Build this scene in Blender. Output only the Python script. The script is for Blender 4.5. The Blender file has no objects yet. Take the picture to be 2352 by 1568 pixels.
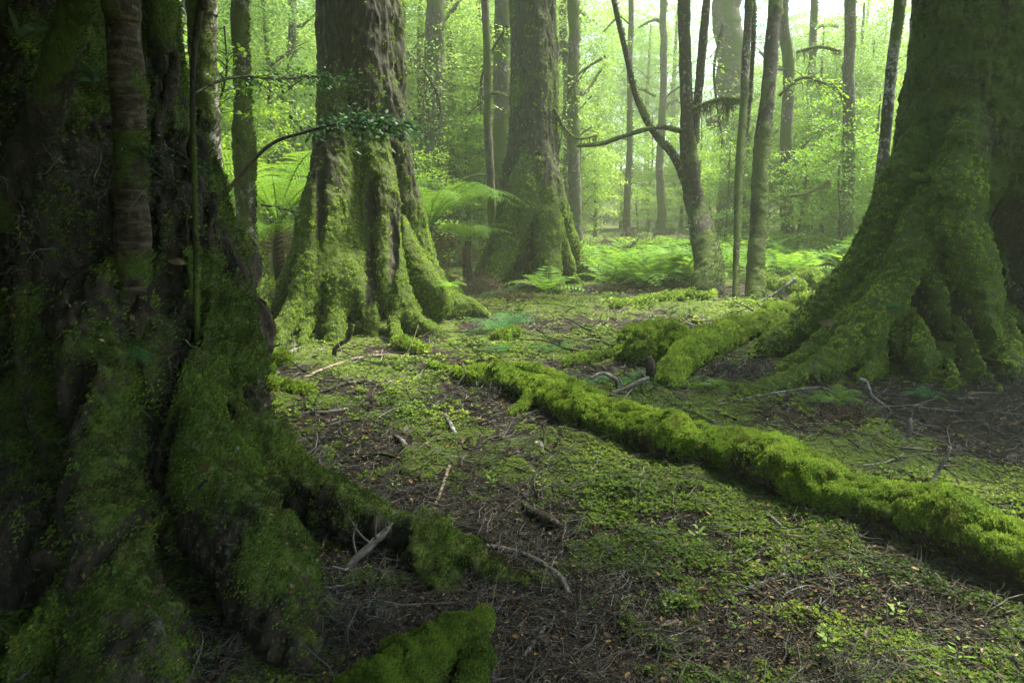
SKY_STRENGTH, SUN_STRENGTH, SUN_ANGLE = .12, 5.0, 16
HAZE_D, HAZE_COL, HAZE_G, HAZE_TOP = .0028, (.90, 1.0, .70, 1), .10, 26
EXPOSURE, DENS = 2.12, 1.0
import bpy, math, random
import numpy as np
from mathutils import Vector
random.seed(11)
rng = np.random.default_rng(11)
S = bpy.context.scene
COL = S.collection
PI = math.pi

# ------------------------------------------------------------------ camera frame (photo measured on a 2352 x 1568 sheet)
F, CU, CV, CAMH, HORV = 1568.0, 1176.0, 784.0, 1.5, 505.0
PITCH = math.atan((CV - HORV) / F)
CAM = np.array([0.0, 0.0, CAMH])
FW = np.array([0.0, math.cos(PITCH), -math.sin(PITCH)])
UP = np.array([0.0, math.sin(PITCH), math.cos(PITCH)])
RT = np.array([1.0, 0.0, 0.0])

def P(u, v, d):
    """world point that stands at depth d on the sight line measured at (u, v)"""
    return CAM + d * (FW + (u - CU) / F * RT + (CV - v) / F * UP)

# ------------------------------------------------------------------ noise
def _h(i, j, k, s):
    n = (i.astype(np.int64) * 374761393 + j.astype(np.int64) * 668265263 + k.astype(np.int64) * 2147483647 + s * 974711) & 0xFFFFFFFF
    n = ((n ^ (n >> 13)) * 1274126177) & 0xFFFFFFFF
    n = ((n ^ (n >> 15)) * 2246822519) & 0xFFFFFFFF
    return ((n ^ (n >> 16)) & 0xFFFF).astype(np.float64) / 32767.5 - 1.0

def vn(x, y, z, s=0):
    xi, yi, zi = np.floor(x), np.floor(y), np.floor(z)
    fx, fy, fz = x - xi, y - yi, z - zi
    fx = fx * fx * (3 - 2 * fx); fy = fy * fy * (3 - 2 * fy); fz = fz * fz * (3 - 2 * fz)
    xi = xi.astype(np.int64); yi = yi.astype(np.int64); zi = zi.astype(np.int64)
    r = 0
    for a in (0, 1):
        for b in (0, 1):
            for c in (0, 1):
                w = (fx if a else 1 - fx) * (fy if b else 1 - fy) * (fz if c else 1 - fz)
                r = r + w * _h(xi + a, yi + b, zi + c, s)
    return r

def fbm(x, y, z, o=4, s=0, g=0.5):
    r, a, t, f = 0, 1.0, 0.0, 1.0
    for q in range(o):
        r = r + a * vn(x * f, y * f, z * f, s + 17 * q); t += a; a *= g; f *= 2.03
    return r / t

def sstep(a, b, x):
    t = np.clip((x - a) / (b - a), 0, 1)
    return t * t * (3 - 2 * t)

# ------------------------------------------------------------------ terrain
def moss_field(x, y):
    """where moss covers the ground, 0 to 1"""
    x = np.asarray(x, float); y = np.asarray(y, float); z = np.zeros_like(x)
    m = fbm(x * .9 + 3, y * .9, z, 4, 5) * 1.1 + fbm(x * 3.4, y * 3.4, z, 3, 9) * .55 + .10
    m = m + .35 * np.exp(-(((x - 2.0) / 4.5) ** 2 + ((y - 12.5) / 2.6) ** 2)) + .25 * np.exp(-(((x - .6) / 1.5) ** 2 + ((y - 3.9) / 1.4) ** 2))
    m = m - .7 * np.exp(-(((x - 3.6) / 1.6) ** 2 + ((y - 5.2) / .9) ** 2)) - .5 * np.exp(-(((x - 1.0) / .55) ** 2 + ((y - 2.35) / .35) ** 2))
    m = m - .6 * np.exp(-(((x + 1.6) / 1.0) ** 2 + ((y - 5.4) / .8) ** 2)) - .7 * np.exp(-(((x - 5) / 2.2) ** 2 + ((y - 14) / 1.0) ** 2))
    m = m + .5 * fbm(x * 9, y * 9, z, 2, 12)
    return sstep(-.2, .25, m)

def th(x, y):
    x = np.asarray(x, float); y = np.asarray(y, float); z = np.zeros_like(x)
    h = fbm(x * .35, y * .35, z, 3, 2) * .10
    h = h + sstep(13, 45, y) * 1.1 + sstep(3, 14, x) * sstep(9, 24, y) * .55 + sstep(2.5, 9, x) * .35 * sstep(4, 8, y) * (1 - sstep(9, 16, y))
    h = h + .28 * np.exp(-(((x - 6) / 2.2) ** 2 + ((y - 7.6) / 1.8) ** 2)) + .10 * np.exp(-(((x + 2.3) / 2.0) ** 2 + ((y - 9.6) / 1.8) ** 2))
    h = h + sstep(-1.5, -5, x) * .3 * (1 - sstep(10, 20, y))
    h = h + sstep(40, 90, np.hypot(x, y)) * 6
    return h

def th_fine(x, y):
    x = np.asarray(x, float); y = np.asarray(y, float); z = np.zeros_like(x)
    m = moss_field(x, y)
    return th(x, y) + m * (.020 + .055 * fbm(x * 3, y * 3, z, 3, 31)) + .014 * fbm(x * 8, y * 8, z, 3, 41) - .012

def G(u, v):
    """where the sight line measured at (u, v) meets the ground"""
    D = FW + (u - CU) / F * RT + (CV - v) / F * UP
    t = 1.0
    for q in range(4000):
        p = CAM + D * t
        if p[2] <= float(th(p[0], p[1])):
            break
        t += .02 if t < 15 else .05
    return CAM + D * t

def GD(u, v):
    return float(np.dot(G(u, v) - CAM, FW))

# ------------------------------------------------------------------ meshes
def mesh(name, V, quads=None, tris=None, smooth=False, attrs=None, normals=None):
    me = bpy.data.meshes.new(name)
    V = np.asarray(V, np.float32)
    q = np.zeros((0, 4), np.int32) if quads is None else np.asarray(quads, np.int32).reshape(-1, 4)
    t = np.zeros((0, 3), np.int32) if tris is None else np.asarray(tris, np.int32).reshape(-1, 3)
    me.vertices.add(len(V)); me.vertices.foreach_set('co', V.ravel())
    me.loops.add(q.size + t.size)
    me.loops.foreach_set('vertex_index', np.concatenate([q.ravel(), t.ravel()]).astype(np.int32))
    me.polygons.add(len(q) + len(t))
    st = np.concatenate([np.arange(len(q)) * 4, q.size + np.arange(len(t)) * 3]).astype(np.int32)
    me.polygons.foreach_set('loop_start', st)
    me.polygons.foreach_set('loop_total', np.concatenate([np.full(len(q), 4), np.full(len(t), 3)]).astype(np.int32))
    me.update(calc_edges=True)
    me.polygons.foreach_set('use_smooth', np.full(len(q) + len(t), smooth))
    for k, a in (attrs or {}).items():
        at = me.attributes.new(k, 'FLOAT', 'POINT'); at.data.foreach_set('value', np.asarray(a, np.float32))
    if normals is not None:
        me.normals_split_custom_set_from_vertices(np.asarray(normals, np.float32))
    return me

def put(name, me, mat, parent=None, loc=None):
    o = bpy.data.objects.new(name, me); COL.objects.link(o)
    if mat is not None:
        me.materials.append(mat)
    if parent is not None:
        o.parent = parent
    if loc is not None:
        o.location = tuple(loc)
    return o

def tag(o, label=None, cat=None, group=None, kind=None):
    if label: o['label'] = label
    if cat: o['category'] = cat
    if group: o['group'] = group
    if kind: o['kind'] = kind
    return o

def thing(name, label, cat, loc=(0, 0, 0), group=None):
    o = bpy.data.objects.new(name, None); COL.objects.link(o)
    o.location = tuple(float(c) for c in loc); o.empty_display_size = .2
    return tag(o, label, cat, group)

def copy_tree(o, parent=None):
    c = o.copy(); COL.objects.link(c)
    if parent is not None: c.parent = parent
    for ch in list(o.children):
        copy_tree(ch, c)
    return c

class MB:
    """collects pieces of one mesh"""
    def __init__(s): s.V, s.Q, s.T, s.n = [], [], [], 0
    def add(s, V, Q=None, T=None):
        V = np.asarray(V, float)
        if Q is not None and len(Q): s.Q.append(np.asarray(Q) + s.n)
        if T is not None and len(T): s.T.append(np.asarray(T) + s.n)
        s.V.append(V); s.n += len(V)
    def arrays(s):
        return (np.concatenate(s.V) if s.V else np.zeros((0, 3)), np.concatenate(s.Q) if s.Q else None, np.concatenate(s.T) if s.T else None)
    def mesh(s, name, off=(0, 0, 0), smooth=False):
        V, Q, T = s.arrays()
        return mesh(name, V - np.asarray(off), Q, T, smooth)

def catmull(pts, n):
    """n points along a smooth curve through pts (k x m)"""
    p = np.asarray(pts, float)
    if len(p) == 2:
        t = np.linspace(0, 1, n)[:, None]; return p[0] * (1 - t) + p[1] * t
    e = np.vstack([2 * p[0] - p[1], p, 2 * p[-1] - p[-2]])
    t = np.linspace(0, len(p) - 1 - 1e-9, n); i = t.astype(int); f = (t - i)[:, None]
    a, b, c, d = e[i], e[i + 1], e[i + 2], e[i + 3]
    return .5 * (2 * b + (c - a) * f + (2 * a - 5 * b + 4 * c - d) * f ** 2 + (3 * b - a - 3 * c + d) * f ** 3)

def tube_arrays(pts, rad, seg=10, wob=0.0, seed=0, flute=None):
    pts = np.asarray(pts, float); rad = np.asarray(rad, float); n = len(pts)
    tg = np.gradient(pts, axis=0); tg /= np.linalg.norm(tg, axis=1)[:, None] + 1e-12
    a = np.array([0, 0, 1.0]) if abs(tg[0][2]) < .9 else np.array([1.0, 0, 0])
    X = np.zeros((n, 3)); x = np.cross(tg[0], a); x /= np.linalg.norm(x)
    for i in range(n):
        x = x - tg[i] * np.dot(x, tg[i]); x /= np.linalg.norm(x) + 1e-12; X[i] = x
    Y = np.cross(tg, X)
    A = np.linspace(0, 2 * PI, seg, endpoint=False)
    R = rad[:, None] * np.ones(seg)[None]
    if flute: R = R * (1 + sum(k[1] * np.cos(k[0] * A + k[2]) for k in flute))[None]
    V = pts[:, None] + R[..., None] * (np.cos(A)[None, :, None] * X[:, None] + np.sin(A)[None, :, None] * Y[:, None])
    V = V.reshape(-1, 3)
    if wob:
        c = np.repeat(pts, seg, axis=0); w = fbm(V[:, 0] * 5 + seed, V[:, 1] * 5, V[:, 2] * 4, 3, seed)
        V = c + (V - c) * (1 + wob * w)[:, None]
    i = np.arange(n - 1)[:, None] * seg; j = np.arange(seg)[None]; k = (j + 1) % seg
    Q = np.stack([i + j, i + k, i + seg + k, i + seg + j], -1).reshape(-1, 4)
    V = np.vstack([V, pts[:1], pts[-1:]])
    j = np.arange(seg); k = (j + 1) % seg; b = (n - 1) * seg
    T = np.vstack([np.stack([k, j, np.full(seg, n * seg)], -1), np.stack([b + j, b + k, np.full(seg, n * seg + 1)], -1)])
    return V, Q, T

def tube(pts, rad, n=None, seg=10, **kw):
    p = np.column_stack([np.asarray(pts, float), np.asarray(rad, float)])
    c = catmull(p, n or 6 * len(p))
    return tube_arrays(c[:, :3], np.maximum(c[:, 3], .001), seg, **kw)

def vnormals(V, Q):
    fn = np.cross(V[Q[:, 2]] - V[Q[:, 0]], V[Q[:, 3]] - V[Q[:, 1]])
    N = np.zeros_like(V)
    for c in range(4):
        for k in range(3):
            N[:, k] += np.bincount(Q[:, c], fn[:, k], len(V))
    return N / (np.linalg.norm(N, axis=1)[:, None] + 1e-12)

def smooth_mesh(V, Q, it, lam=.5):
    E = np.vstack([Q[:, [0, 1]], Q[:, [1, 2]], Q[:, [2, 3]], Q[:, [3, 0]]]); n = len(V)
    a = np.concatenate([E[:, 0], E[:, 1]]); b = np.concatenate([E[:, 1], E[:, 0]])
    d = np.bincount(a, minlength=n)[:, None] + 1e-9
    for _ in range(it):
        m = np.column_stack([np.bincount(a, V[b, k], n) for k in range(3)]) / d
        V = V + lam * (m - V)
    return V

def remesh(pieces, vox, it=6):
    """one closed skin round all the pieces; returns vertices and quads"""
    mb = MB()
    for p in pieces: mb.add(*p)
    me = mb.mesh('skin')
    o = bpy.data.objects.new('skin', me); COL.objects.link(o)
    md = o.modifiers.new('r', 'REMESH'); md.mode = 'VOXEL'; md.voxel_size = vox; md.adaptivity = 0
    dg = bpy.context.evaluated_depsgraph_get(); dg.update()
    e = o.evaluated_get(dg).to_mesh()
    V = np.empty(len(e.vertices) * 3, np.float32); e.vertices.foreach_get('co', V); V = V.reshape(-1, 3).astype(float)
    lt = np.empty(len(e.polygons), np.int32); e.polygons.foreach_get('loop_total', lt)
    L = np.empty(len(e.loops), np.int32); e.loops.foreach_get('vertex_index', L)
    Q = L.reshape(-1, 4) if (lt == 4).all() else L[np.repeat(lt == 4, lt)].reshape(-1, 4)
    bpy.data.objects.remove(o); bpy.data.meshes.remove(me)
    return smooth_mesh(V, Q, it), Q

# ------------------------------------------------------------------ small growing things as many small faces
def unit(a): return a / (np.linalg.norm(a, axis=-1, keepdims=True) + 1e-12)

def blades(p, n, L, W, spread=.7, droop=.25):
    """one small pointed blade per point p along normals n; L, W arrays"""
    k = len(p)
    d = unit(n * .5 + spread * rng.normal(size=(k, 3)) * .9 - np.array([0, 0, 1]) * droop)
    s = unit(np.cross(d, rng.normal(size=(k, 3))))
    L = np.asarray(L)[:, None] * rng.uniform(.6, 1.3, (k, 1)); W = np.asarray(W)[:, None]
    mid = p + d * L * .5
    V = np.stack([p - .2 * L * d, mid - s * W * .5, p + d * L + rng.normal(size=(k, 3)) * L * .15, mid + s * W * .5], 1).reshape(-1, 3)
    Q = np.arange(4 * k).reshape(-1, 4)
    return V, Q

def sample_surface(V, Q, w, n):
    c = (V[Q[:, 0]] + V[Q[:, 2]]) / 2
    ar = np.linalg.norm(np.cross(V[Q[:, 2]] - V[Q[:, 0]], V[Q[:, 3]] - V[Q[:, 1]]), axis=1) * .5
    pr = ar * w[Q].mean(1) / (np.linalg.norm(c - CAM, axis=1) ** 2)
    cs = np.cumsum(pr)
    if cs[-1] <= 0: return np.zeros((0, 3)), np.zeros(0, int), pr
    f = np.searchsorted(cs, rng.random(n) * cs[-1]); f = np.minimum(f, len(Q) - 1)
    a, b = rng.random((n, 1)), rng.random((n, 1)); q = Q[f]
    p = V[q[:, 0]] * (1 - a) * (1 - b) + V[q[:, 1]] * a * (1 - b) + V[q[:, 2]] * a * b + V[q[:, 3]] * (1 - a) * b
    return p, f, pr

def leaf_quads(p, d, s, L, W):
    """pointed leaves: base p, direction d, side s"""
    L = np.asarray(L).reshape(-1, 1); W = np.asarray(W).reshape(-1, 1)
    V = np.stack([p, p + d * L * .45 + s * W * .5, p + d * L, p + d * L * .45 - s * W * .5], 1).reshape(-1, 3)
    return V, np.arange(len(V)).reshape(-1, 4)

def spray_leaves(c, ax, R, n, leaf, flat=.35, lat=.45):
    """leafy sprays: centres c, outward axes ax (unit), reach R; n leaves each"""
    k = len(c)
    up = np.array([0, 0, 1.0])
    sd = unit(np.cross(ax, up) + 1e-6); nn = unit(np.cross(sd, ax))
    t = rng.random((k, n, 1)); l = rng.normal(size=(k, n, 1)) * lat * (1.05 - t) ** .7
    R = np.asarray(R).reshape(k, 1, 1)
    p = c[:, None] + R * (t * ax[:, None] + l * sd[:, None] - .30 * (t ** 2 + l ** 2) * up + .10 * rng.normal(size=(k, n, 1)) * nn[:, None])
    d = unit(ax[:, None] * .7 + sd[:, None] * np.sign(l) * .8 + .5 * rng.normal(size=(k, n, 3)) - .25 * up)
    s = unit(np.cross(d, up + flat * 1.6 * rng.normal(size=(k, n, 3))))
    p = p.reshape(-1, 3); d = d.reshape(-1, 3); s = s.reshape(-1, 3)
    L = leaf * rng.uniform(.6, 1.3, len(p))
    return leaf_quads(p, d, s, L, L * .52)

def twigs(st, dr, L, r, K=6, wig=.25, sides=3, sag=0.0, follow=True, lift=.0):
    """many thin crooked twigs at once"""
    n = len(st); L = np.asarray(L).reshape(-1, 1); r = np.asarray(r).reshape(-1, 1)
    pts = np.zeros((n, K, 3)); pts[:, 0] = st; d = unit(dr)
    for k in range(1, K):
        d = unit(d + wig * rng.normal(size=(n, 3)) - np.array([0, 0, sag]))
        pts[:, k] = pts[:, k - 1] + d * L / (K - 1)
    if follow:
        g = th_fine(pts[..., 0].ravel(), pts[..., 1].ravel()).reshape(n, K)
        pts[..., 2] = np.maximum(g + .004 + lift, g + np.abs(pts[..., 2] - g) * .5)
    return twig_tubes(pts, r, sides)

def twig_tubes(pts, r, sides=3, taper=.35):
    n, K = pts.shape[:2]; r = np.asarray(r).reshape(-1, 1)
    tg = unit(np.gradient(pts, axis=1))
    x = unit(np.cross(tg, np.array([.13, .21, 1.0]))); y = np.cross(tg, x)
    A = np.linspace(0, 2 * PI, sides, endpoint=False)
    rr = (r * np.linspace(1, taper, K)[None])[..., None]
    V = np.stack([pts + rr * (math.cos(a) * x + math.sin(a) * y) for a in A], 2)      # n K sides 3
    idx = np.arange(n * K * sides).reshape(n, K, sides); nx = np.roll(idx, -1, axis=2)
    Q = np.stack([idx[:, :-1], nx[:, :-1], nx[:, 1:], idx[:, 1:]], -1).reshape(-1, 4)
    return V.reshape(-1, 3), Q

# ------------------------------------------------------------------ materials
def nt(name):
    m = bpy.data.materials.new(name); m.use_nodes = True
    t = m.node_tree; t.nodes.clear()
    return m, t, t.nodes.new('ShaderNodeOutputMaterial')

def nd(t, typ, **kw):
    n = t.nodes.new(typ)
    for k, v in kw.items():
        if k.startswith('i_'):
            n.inputs[k[2:].replace('_', ' ')].default_value = v
        else: setattr(n, k, v)
    return n

def ramp(t, fac, stops):
    r = t.nodes.new('ShaderNodeValToRGB'); e = r.color_ramp.elements
    while len(e) < len(stops): e.new(.5)
    for k, (p, c) in enumerate(stops):
        e[k].position = p; e[k].color = (*c, 1) if len(c) == 3 else c
    t.links.new(fac, r.inputs['Fac']); return r.outputs['Color']

def mixc(t, fac, a, b, blend='MIX'):
    m = t.nodes.new('ShaderNodeMix'); m.data_type = 'RGBA'; m.blend_type = blend
    for k, x in ((0, fac), (6, a), (7, b)):
        if isinstance(x, (int, float)): m.inputs[k].default_value = x
        elif isinstance(x, tuple): m.inputs[k].default_value = (*x, 1)
        else: t.links.new(x, m.inputs[k])
    return m.outputs[2]

def mth(t, op, a, b=0.0, clamp=False):
    m = t.nodes.new('ShaderNodeMath'); m.operation = op; m.use_clamp = clamp
    for k, x in ((0, a), (1, b)):
        if isinstance(x, (int, float)): m.inputs[k].default_value = x
        else: t.links.new(x, m.inputs[k])
    return m.outputs[0]

def noise_tex(t, scale, detail=4, rough=.55, stretch=None, w=None):
    g = t.nodes.new('ShaderNodeNewGeometry')
    src = g.outputs['Position']
    if stretch:
        mp = nd(t, 'ShaderNodeMapping'); mp.inputs['Scale'].default_value = stretch
        t.links.new(src, mp.inputs['Vector']); src = mp.outputs['Vector']
    n = nd(t, 'ShaderNodeTexNoise', i_Scale=scale, i_Detail=detail, i_Roughness=rough)
    t.links.new(src, n.inputs['Vector']); return n.outputs['Fac']

def leaf_mat(name, cols, trans=.35, rough=.6, spec=.25, patch=1.2, patch_amt=.5, objvar=False, dead=None):
    m, t, out = nt(name)
    g = t.nodes.new('ShaderNodeNewGeometry')
    f = mth(t, 'MULTIPLY', g.outputs['Random Per Island'], 1 - patch_amt)
    pn = mth(t, 'MULTIPLY', mth(t, 'MULTIPLY_ADD', noise_tex(t, patch, 3), 2.2, True), 1)
    pm = t.nodes[-1]
    k = t.nodes.new('ShaderNodeMapRange'); k.inputs['From Min'].default_value = .32; k.inputs['From Max'].default_value = .68
    t.links.new(noise_tex(t, patch, 3), k.inputs['Value'])
    f = mth(t, 'ADD', f, mth(t, 'MULTIPLY', k.outputs['Result'], patch_amt), True)
    if objvar:
        oi = t.nodes.new('ShaderNodeObjectInfo')
        f = mth(t, 'ADD', mth(t, 'MULTIPLY', f, .65), mth(t, 'MULTIPLY', oi.outputs['Random'], .35), True)
    c = ramp(t, f, cols)
    if dead:
        c = mixc(t, ramp(t, noise_tex(t, 5.5, 5, .65), [(.52, (0, 0, 0)), (.66, (.8, .8, .8))]), c, dead)
        c = mixc(t, mth(t, 'GREATER_THAN', g.outputs['Random Per Island'], .975), c, (.20, .105, .04))
    b = nd(t, 'ShaderNodeBsdfPrincipled', i_Roughness=rough); b.inputs['Specular IOR Level'].default_value = spec
    t.links.new(c, b.inputs['Base Color'])
    tr = t.nodes.new('ShaderNodeBsdfTranslucent')
    hs = nd(t, 'ShaderNodeHueSaturation', i_Hue=.485, i_Saturation=1.1, i_Value=1.25); t.links.new(c, hs.inputs['Color'])
    t.links.new(hs.outputs['Color'], tr.inputs['Color'])
    mx = t.nodes.new('ShaderNodeMixShader'); mx.inputs[0].default_value = trans
    t.links.new(b.outputs[0], mx.inputs[1]); t.links.new(tr.outputs[0], mx.inputs[2]); t.links.new(mx.outputs[0], out.inputs['Surface'])
    return m

MOSS_COLS = [(.0, (.022, .044, .006)), (.25, (.090, .165, .013)), (.65, (.215, .335, .025)), (1.0, (.35, .45, .06))]

def bark_mat(name, dark, mid, light, mossdark=(.018, .028, .006), mosslight=(.075, .11, .014), stretch=(1, 1, .22), scale=16, lichen=0.0, bump=.8, bands=0.0, lichcol=(.30, .31, .26), lscale=16):
    m, t, out = nt(name)
    n1 = noise_tex(t, scale, 6, .6, stretch); n2 = noise_tex(t, 3.1, 4)
    c = ramp(t, n1, [(.30, dark), (.52, mid), (.72, light)])
    c = mixc(t, mth(t, 'MULTIPLY', n2, .55), c, tuple(x * .75 for x in dark))
    if bands:
        nb = noise_tex(t, 30, 3, .5, (.15, .15, 1.6))
        c = mixc(t, mth(t, 'MULTIPLY', ramp(t, nb, [(.5, (0, 0, 0)), (.62, (1, 1, 1))]), bands), c, tuple(min(1, x * 1.9) for x in light))
    if lichen:
        nl = mth(t, 'ADD', mth(t, 'MULTIPLY', noise_tex(t, lscale, 6, .7, (1, 1, .75)), .75), mth(t, 'MULTIPLY', noise_tex(t, 1.4, 3), .25))
        k = ramp(t, nl, [(.60 - .12 * lichen, (0, 0, 0)), (.66 - .12 * lichen, (.8, .8, .8))])
        c = mixc(t, k, c, mixc(t, noise_tex(t, 40, 3), tuple(x * .55 for x in lichcol), lichcol))
    at = nd(t, 'ShaderNodeAttribute', attribute_name='moss')
    n3 = noise_tex(t, 22, 5, .65)
    mc = mixc(t, n3, mossdark, mosslight)
    k = ramp(t, mth(t, 'ADD', at.outputs['Fac'], mth(t, 'MULTIPLY', mth(t, 'SUBTRACT', n3, .5), .9)), [(.35, (0, 0, 0)), (.6, (1, 1, 1))])
    c = mixc(t, k, c, mc)
    b = nd(t, 'ShaderNodeBsdfPrincipled', i_Roughness=.88); b.inputs['Specular IOR Level'].default_value = .2
    t.links.new(c, b.inputs['Base Color'])
    bp = nd(t, 'ShaderNodeBump', i_Strength=bump, i_Distance=.03)
    t.links.new(mth(t, 'ADD', n1, mth(t, 'MULTIPLY', noise_tex(t, 55, 4, .6), .5)), bp.inputs['Height']); t.links.new(bp.outputs['Normal'], b.inputs['Normal'])
    t.links.new(b.outputs[0], out.inputs['Surface'])
    return m

def wood_mat(name, cols, scale=14, rough=.8):
    m, t, out = nt(name)
    g = t.nodes.new('ShaderNodeNewGeometry')
    f = mth(t, 'ADD', mth(t, 'MULTIPLY', g.outputs['Random Per Island'], .6), mth(t, 'MULTIPLY', noise_tex(t, scale, 4), .4))
    b = nd(t, 'ShaderNodeBsdfPrincipled', i_Roughness=rough); b.inputs['Specular IOR Level'].default_value = .25
    t.links.new(ramp(t, f, cols), b.inputs['Base Color']); t.links.new(b.outputs[0], out.inputs['Surface'])
    return m

def ground_mat():
    m, t, out = nt('forest_floor')
    at = nd(t, 'ShaderNodeAttribute', attribute_name='moss')
    n1 = noise_tex(t, 26, 6, .68); n2 = noise_tex(t, 3, 4); n3 = noise_tex(t, 90, 4, .7)
    lit = ramp(t, n1, [(.32, (.006, .005, .003)), (.5, (.016, .013, .008)), (.62, (.036, .029, .017)), (.75, (.08, .066, .042))])
    lit = mixc(t, mth(t, 'MULTIPLY', n2, .5), lit, (.030, .022, .012))
    mo = ramp(t, mth(t, 'ADD', mth(t, 'MULTIPLY', n1, .5), mth(t, 'MULTIPLY', n3, .5)), [(.32, (.014, .020, .005)), (.5, (.055, .078, .012)), (.68, (.12, .155, .022))])
    k = ramp(t, mth(t, 'ADD', at.outputs['Fac'], mth(t, 'MULTIPLY', mth(t, 'SUBTRACT', n1, .5), 1.3)), [(.38, (0, 0, 0)), (.62, (1, 1, 1))])
    b = nd(t, 'ShaderNodeBsdfPrincipled', i_Roughness=.92); b.inputs['Specular IOR Level'].default_value = .15
    t.links.new(mixc(t, k, lit, mo), b.inputs['Base Color'])
    bp = nd(t, 'ShaderNodeBump', i_Strength=.9, i_Distance=.03); t.links.new(mth(t, 'ADD', n1, mth(t, 'MULTIPLY', n3, .6)), bp.inputs['Height'])
    t.links.new(bp.outputs['Normal'], b.inputs['Normal']); t.links.new(b.outputs[0], out.inputs['Surface'])
    return m

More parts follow.
